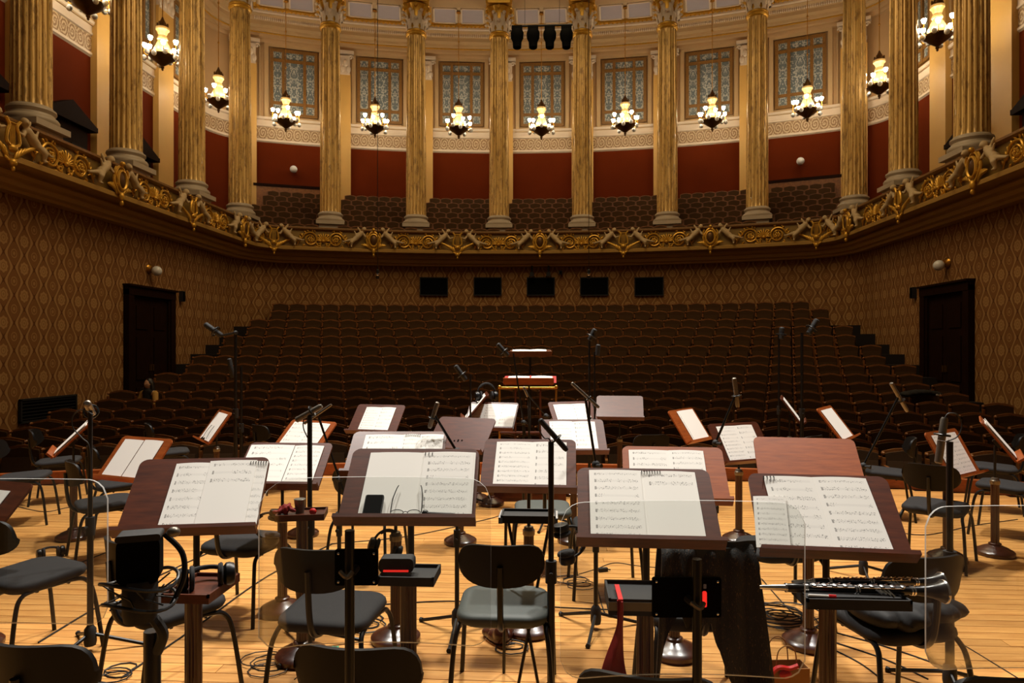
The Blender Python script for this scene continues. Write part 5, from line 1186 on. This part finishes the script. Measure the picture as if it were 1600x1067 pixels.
# ---- clear acrylic shields on poles
def shield(x0, x1, y0, y1, dr, label, pole_px, plate, curv=.30, rz=0.0, lean=0.0, bend=0.0):
    c = at((x0 + x1) / 2, (y0 + y1) / 2, dr); w = (x1 - x0) * dr / FPX; h = (y1 - y0) * dr / FPX; r = .06
    t = thing('acrylic_shield', label, 'acrylic shield', (c.x, c.y, 0), YAW + rz, 'clear acrylic sound shields')
    n = 40; xs = [-w / 2 + w * (i / n) for i in range(n + 1)]; xs[0] += .0005; xs[-1] -= .0005
    def ext(x): d = max(0, abs(x) - (w / 2 - r)); return h / 2 - r + math.sqrt(max(0, r * r - d * d))
    yy = lambda x: -curv * x * x - 9.0 * bend * max(0, -x - (w / 2 - .08)) ** 2
    vs = []
    for o in (0, .007):
        for x in xs: vs.append((x, yy(x) + o, c.z - ext(x))); vs.append((x, yy(x) + o, c.z + ext(x) + lean * x))
    N = 2 * (n + 1); m = MB()
    m.add(vs, [(2 * i, 2 * i + 2, 2 * i + 3, 2 * i + 1) for i in range(n)] + [(N + 2 * i, N + 2 * i + 1, N + 2 * i + 3, N + 2 * i + 2) for i in range(n)])
    m.build('panel', M['acrylic'], t, ang=60)
    rim = [2 * i for i in range(n + 1)] + [2 * i + 1 for i in range(n, -1, -1)]; m = MB()
    m.add(vs, [(rim[(k + 1) % len(rim)], rim[k], N + rim[k], N + rim[(k + 1) % len(rim)]) for k in range(len(rim))]); m.build('polished_edge', M['acrylic_edge'], t, ang=60)
    ppx = at(pole_px, HOR, dr); inv = Matrix.Rotation(-(YAW + rz), 4, 'Z'); q = inv @ Vector((ppx.x - c.x, ppx.y - c.y, 0)); q.y = yy(q.x) - .045
    (a, b, e, f) = plate; zt = at(0, b - 35, dr).z; zp = at(0, (b + f) / 2, dr).z
    MB().tube([(q.x, q.y, .03), (q.x, q.y, zt)], .0125, 10).build('pole', M['black'], t); MB().lathe([(.15, 0), (.155, .012), (.14, .022), (.03, .03), (.02, .05)], 24, mats4((q.x, q.y, 0))).build('round_base', M['blackm'], t)
    pw, ph_ = (e - a) * dr / FPX, (f - b) * dr / FPX; pxm = at((a + e) / 2, HOR, dr); qq = inv @ Vector((pxm.x - c.x, pxm.y - c.y, 0))
    pl = MB().prism(rrect(pw, ph_, .006, 3, qq.x, zp), yy(qq.x) - .012, yy(qq.x) - .003).build('clamp_plate', M['vent'], t, smooth=False)
    for sx in (-1, 1):
        for sz in (-1, 1): MB().ell((qq.x + sx * (pw / 2 - .010), yy(qq.x) - .013, zp + sz * (ph_ / 2 - .010)), (.004, .003, .004), n=8, m=4).build('screw', M['chrome'], pl)
    MB().tube([(qq.x, yy(qq.x) - .012, zp), (q.x, q.y, zp - .01)], .011, 8).build('clamp', M['blackm'], t); MB().tube(catmull([(q.x - .02, q.y - .016, zp + .005), (q.x, q.y - .03, zp - .005), (q.x + .012, q.y - .02, zp + .006)], 4), .006, 6).build('clamp_lever', M['grey'], t)
    return t
shield(-140, 174, 748, 974, 1.95, 'clear acrylic shield cut by the left picture edge', -20, (-70, 850, 0, 905), .25)
shield(424, 768, 745, 1004, 1.80, 'clear acrylic shield in front of the phone stand', 553, (525, 856, 592, 912), .45, bend=1.0)
S3 = shield(874, 1250, 782, 1054, 1.82, 'clear acrylic shield in front of the black garment', 1082, (1018, 900, 1125, 962), .35)
shield(1440, 1740, 790, 1044, 1.85, 'clear acrylic shield cut by the right picture edge', 1640, (1600, 870, 1680, 930), .30)
sp3 = at(1102, 932, 1.80); led = thing('light_strip', 'red light strip shining through the plate before the garment', 'indicator light', at(1101, 936, 1.795), YAW)
MB().prism(rrect(.010, .040, .003, 2), -.003, .003).build('lit_strip', M['led'], led, smooth=False); MB().prism(rrect(.008, .012, .002, 2, 0, .034), -.003, .003).build('silver_tip', M['chrome'], led, smooth=False)

# ---- podium, its rail and desks
p = at(826, HOR, 7.95); pod = thing('conductor_podium', 'wooden conductor podium with brass rail at the platform edge', 'podium', (p.x, p.y, 0), YAW)
MB().box((0, 0, .09), (.80, .80, .18)).build('step', M['mahogany'], pod, smooth=False); MB().box((0, 0, .185), (.76, .76, .012)).build('carpet_top', M['carpet'], pod, smooth=False)
for s in (-1, 1): MB().tube([(s * .34, .37, .18), (s * .34, .37, 1.20)], .014, 10).build('rail_post', M['brass'], pod); MB().ell((s * .34, .37, 1.21), (.024, .024, .024)).build('rail_knob', M['brass'], pod)
MB().tube([(-.34, .37, 1.20), (.34, .37, 1.20)], .015, 10).build('top_rail', M['brass'], pod)
for x in (-.15, .15): MB().tube([(x, .37, .18), (x, .37, 1.19)], .012, 8).build('baluster', M['mahogany'], pod)
MB().tube([(-.34, .37, .66), (.34, .37, .66)], .016, 8).build('mid_rail', M['mahogany'], pod)
b = at(826, HOR, 7.0); music_stand('COND', b.x, b.y - .02, 1.316, 0, 80, 'podium music desk with reddish column and open red-bound score', 'mahogany_orange', .50, .34)
score('COND', 'thick open score bound in red on the podium desk', [(-.22, 0, .30, -1, .006), (0, .24, .30, -1, .006)])
bk = thing('score_binding', 'dark red leather binding under the open podium score', 'book', (0, 0, 0)); bk.matrix_basis = STAND['COND'] @ Matrix.Translation((0, -.0035, .0)); MB().prism(rrect(.54, .33, .01, 2, .01, .165), -.004, .0).build('cover', M['redcloth'], bk, smooth=False); MB().tube([(0.01, -.008, .01), (.01, -.008, .31)], .008, 6).build('spine', M['redcloth'], bk)
b = at(828, HOR, 8.52); music_stand('HIGH', b.x, b.y, 1.584, 0, 77, 'high thin desk on a black rod behind the podium', 'mahogany', .52, .34, False)
score('HIGH', 'white pages on the high thin desk', [(-.23, .0, .3, -1), (0, .2, .3, -1)])

# ---- cables on the floor
def cable(pts, label, r=.004, coil=None):
    P = [onz(x, y, 0) + Vector((0, 0, r)) for x, y in pts]; o = P[0].copy(); o.z = 0
    t = tag(MB().tube(catmull([q - o for q in P], 6), r, 6).build('floor_cable', M['cable'], None, o), label, 'cable', 'cables on the platform floor'); return t
def coil(px, py, R, n, label, r=.004):
    c = onz(px, py, 0); pts = []
    for k in range(n * 12): a = 2 * PI * k / 12; q = R * (.7 + .3 * math.sin(k * .37)) ; pts.append((q * math.cos(a) + .05 * math.sin(k * .11), q * .8 * math.sin(a) + .04 * math.cos(k * .17), r + .004 * (k // 12)))
    return tag(MB().tube(pts, r, 5).build('coiled_cable', M['cable'], None, c), label, 'cable', 'coiled cables on the platform')
coil(1216, 965, .22, 7, 'large tangled cable coil left of the clarinet tray post', .0045)
coil(900, 912, .13, 4, 'thin tangled cable below the centre right chair legs', .003)
coil(415, 1040, .13, 4, 'thin tangled cable at lower left beside the shield', .003)
coil(178, 1052, .10, 3, 'small cable loop at the bottom left by the chair back', .004)
coil(565, 975, .15, 3, 'black cable loops behind the shielded chair', .005)
coil(790, 1008, .12, 3, 'dark cable loops around the shoes', .004)
cable([(0, 930), (60, 905), (130, 878), (250, 830)], 'straight dark cable crossing the floor at far left')
cable([(60, 1005), (160, 945), (260, 895), (340, 858)], 'long cable running diagonally behind the studio microphone', .005)
cable([(190, 1060), (300, 985), (420, 900), (520, 850)], 'second diagonal cable right of the studio microphone', .005)
cable([(520, 850), (640, 838), (760, 812), (800, 800)], 'cable stretching along the floor behind the front stands')
cable([(600, 945), (700, 940), (800, 945), (880, 950), (990, 955)], 'cable crossing below the middle chair')
cable([(880, 905), (930, 890), (960, 880), (1000, 885), (1060, 890)], 'thin wavy cable under the garment stand', .003)
cable([(930, 900), (936, 930), (946, 960), (960, 965)], 'short dark cable by the tripod feet', .004)
cable([(1290, 985), (1380, 1010), (1480, 1045), (1520, 1066)], 'upper of the parallel cables at lower right')
cable([(1290, 1000), (1380, 1030), (1450, 1062)], 'middle of the parallel cables at lower right')
cable([(1280, 1005), (1340, 1035), (1380, 1064)], 'lowest of the parallel cables at lower right')
cable([(1190, 905), (1230, 950), (1262, 975), (1300, 990)], 'cable running to the base of the empty orange stand')
cable([(1420, 960), (1500, 1005), (1590, 1060)], 'thin straight cable at the right over bare boards', .003)
cable([(1400, 832), (1450, 836), (1520, 822), (1590, 812)], 'distant cables below the right chairs', .004)
cable([(20, 790), (70, 800), (120, 792), (200, 800)], 'distant cables near the left stand base', .004)
cable([(460, 1062), (500, 1030), (540, 1018), (620, 1030)], 'thin wire passing the green block', .002)
ab = thing('adapter_box', 'small black adapter at the end of a wire near the centre', 'adapter', onz(942, 893, 0), .3); MB().box((0, 0, .014), (.07, .03, .028)).build('case', M['blackm'], ab, smooth=False); MB().tube([(.035, 0, .014), (.06, 0, .01)], .005, 6).build('plug', M['cable'], ab)

# ---- person in the parterre and a jacket on the seats
kk = 10; xp = -8.32; yp = rowY(kk) - sag(xp); zf = fl(kk)
pe = thing('person', 'person with long dark hair and mustard sleeves sitting in the parterre', 'person', (xp, yp - .16, zf), -.25)
m = MB()
m.ell((0, 0, .98), (.078, .092, .112)); limb(m, [(0, .01, .90), (0, .015, .82)], [.05, .055]); m.ell((0, -.095, .97), (.014, .02, .018)); m.ell((0, -.085, .925), (.025, .012, .008))
for s in (-1, 1): m.ell((s * .03, -.08, .99), (.014, .012, .009)); m.ell((s * .08, .0, .97), (.012, .02, .03))
limb(m, [(0, .02, .80), (0, .0, .60), (0, -.02, .44)], [.105, .11, .13]); limb(m, [(-.09, .02, .78), (.09, .02, .78)], [.08, .08])
for s in (-1, 1):
    limb(m, [(s * .15, .02, .77), (s * .22, -.03, .57), (s * .13, -.24, .50)], [.055, .045, .033]); m.ell((s * .10, -.28, .50), (.035, .05, .02))
    limb(m, [(s * .09, -.04, .43), (s * .10, -.42, .45), (s * .10, -.44, .08)], [.09, .07, .045]); m.ell((s * .10, -.49, .04), (.04, .10, .035))
link('body', remeshed(m, 'body', M['skin'], .016), pe)
m = MB(); m.ell((0, .025, 1.0), (.092, .098, .115)); 
for s in (-1, 1): limb(m, [(s * .075, .02, 1.0), (s * .10, .02, .88), (s * .11, -.01, .74)], [.035, .04, .035])
limb(m, [(0, .09, .98), (0, .10, .75)], [.07, .08]); link('hair', remeshed(m, 'hair', M['hair'], .014), pe)
m = MB(); limb(m, [(0, .02, .80), (0, .0, .60), (0, -.02, .46)], [.118, .122, .142]); limb(m, [(-.08, .02, .785), (.08, .02, .785)], [.085, .085]); link('vest', remeshed(m, 'vest', M['clothblack'], .014), pe)
for s in (-1, 1):
    m = MB(); limb(m, [(s * .165, .02, .77), (s * .225, -.03, .57), (s * .15, -.19, .51)], [.072, .062, .046]); link('sleeve', remeshed(m, 'sleeve', M['clothyellow'], .013), pe)
m = MB()
for s in (-1, 1): limb(m, [(s * .09, -.03, .43), (s * .10, -.42, .455), (s * .10, -.44, .12)], [.10, .08, .055])
link('trousers', remeshed(m, 'trousers', M['clothblack'], .016), pe)
kk = 10; xp = 8.05; yp = rowY(kk) - sag(xp); jk = thing('jacket', 'black jacket thrown over the seat backs below the right aisle', 'jacket', (xp, yp - .05, fl(kk) + .80), .25)
m = MB()
for k in range(11): m.ell((-.38 + .076 * k, .02 * math.sin(k * 2.0), .045 * math.sin(k * .31) + .01), (.10, .12, .05), rot=Euler((.2, .1 * math.sin(k), .2)).to_matrix())
link('jacket_body', remeshed(m, 'jacket_body', M['clothblack'], .02), jk); MB().box((.3, -.11, .0), (.10, .02, .035)).build('light_badge', M['globe'], jk, smooth=False)
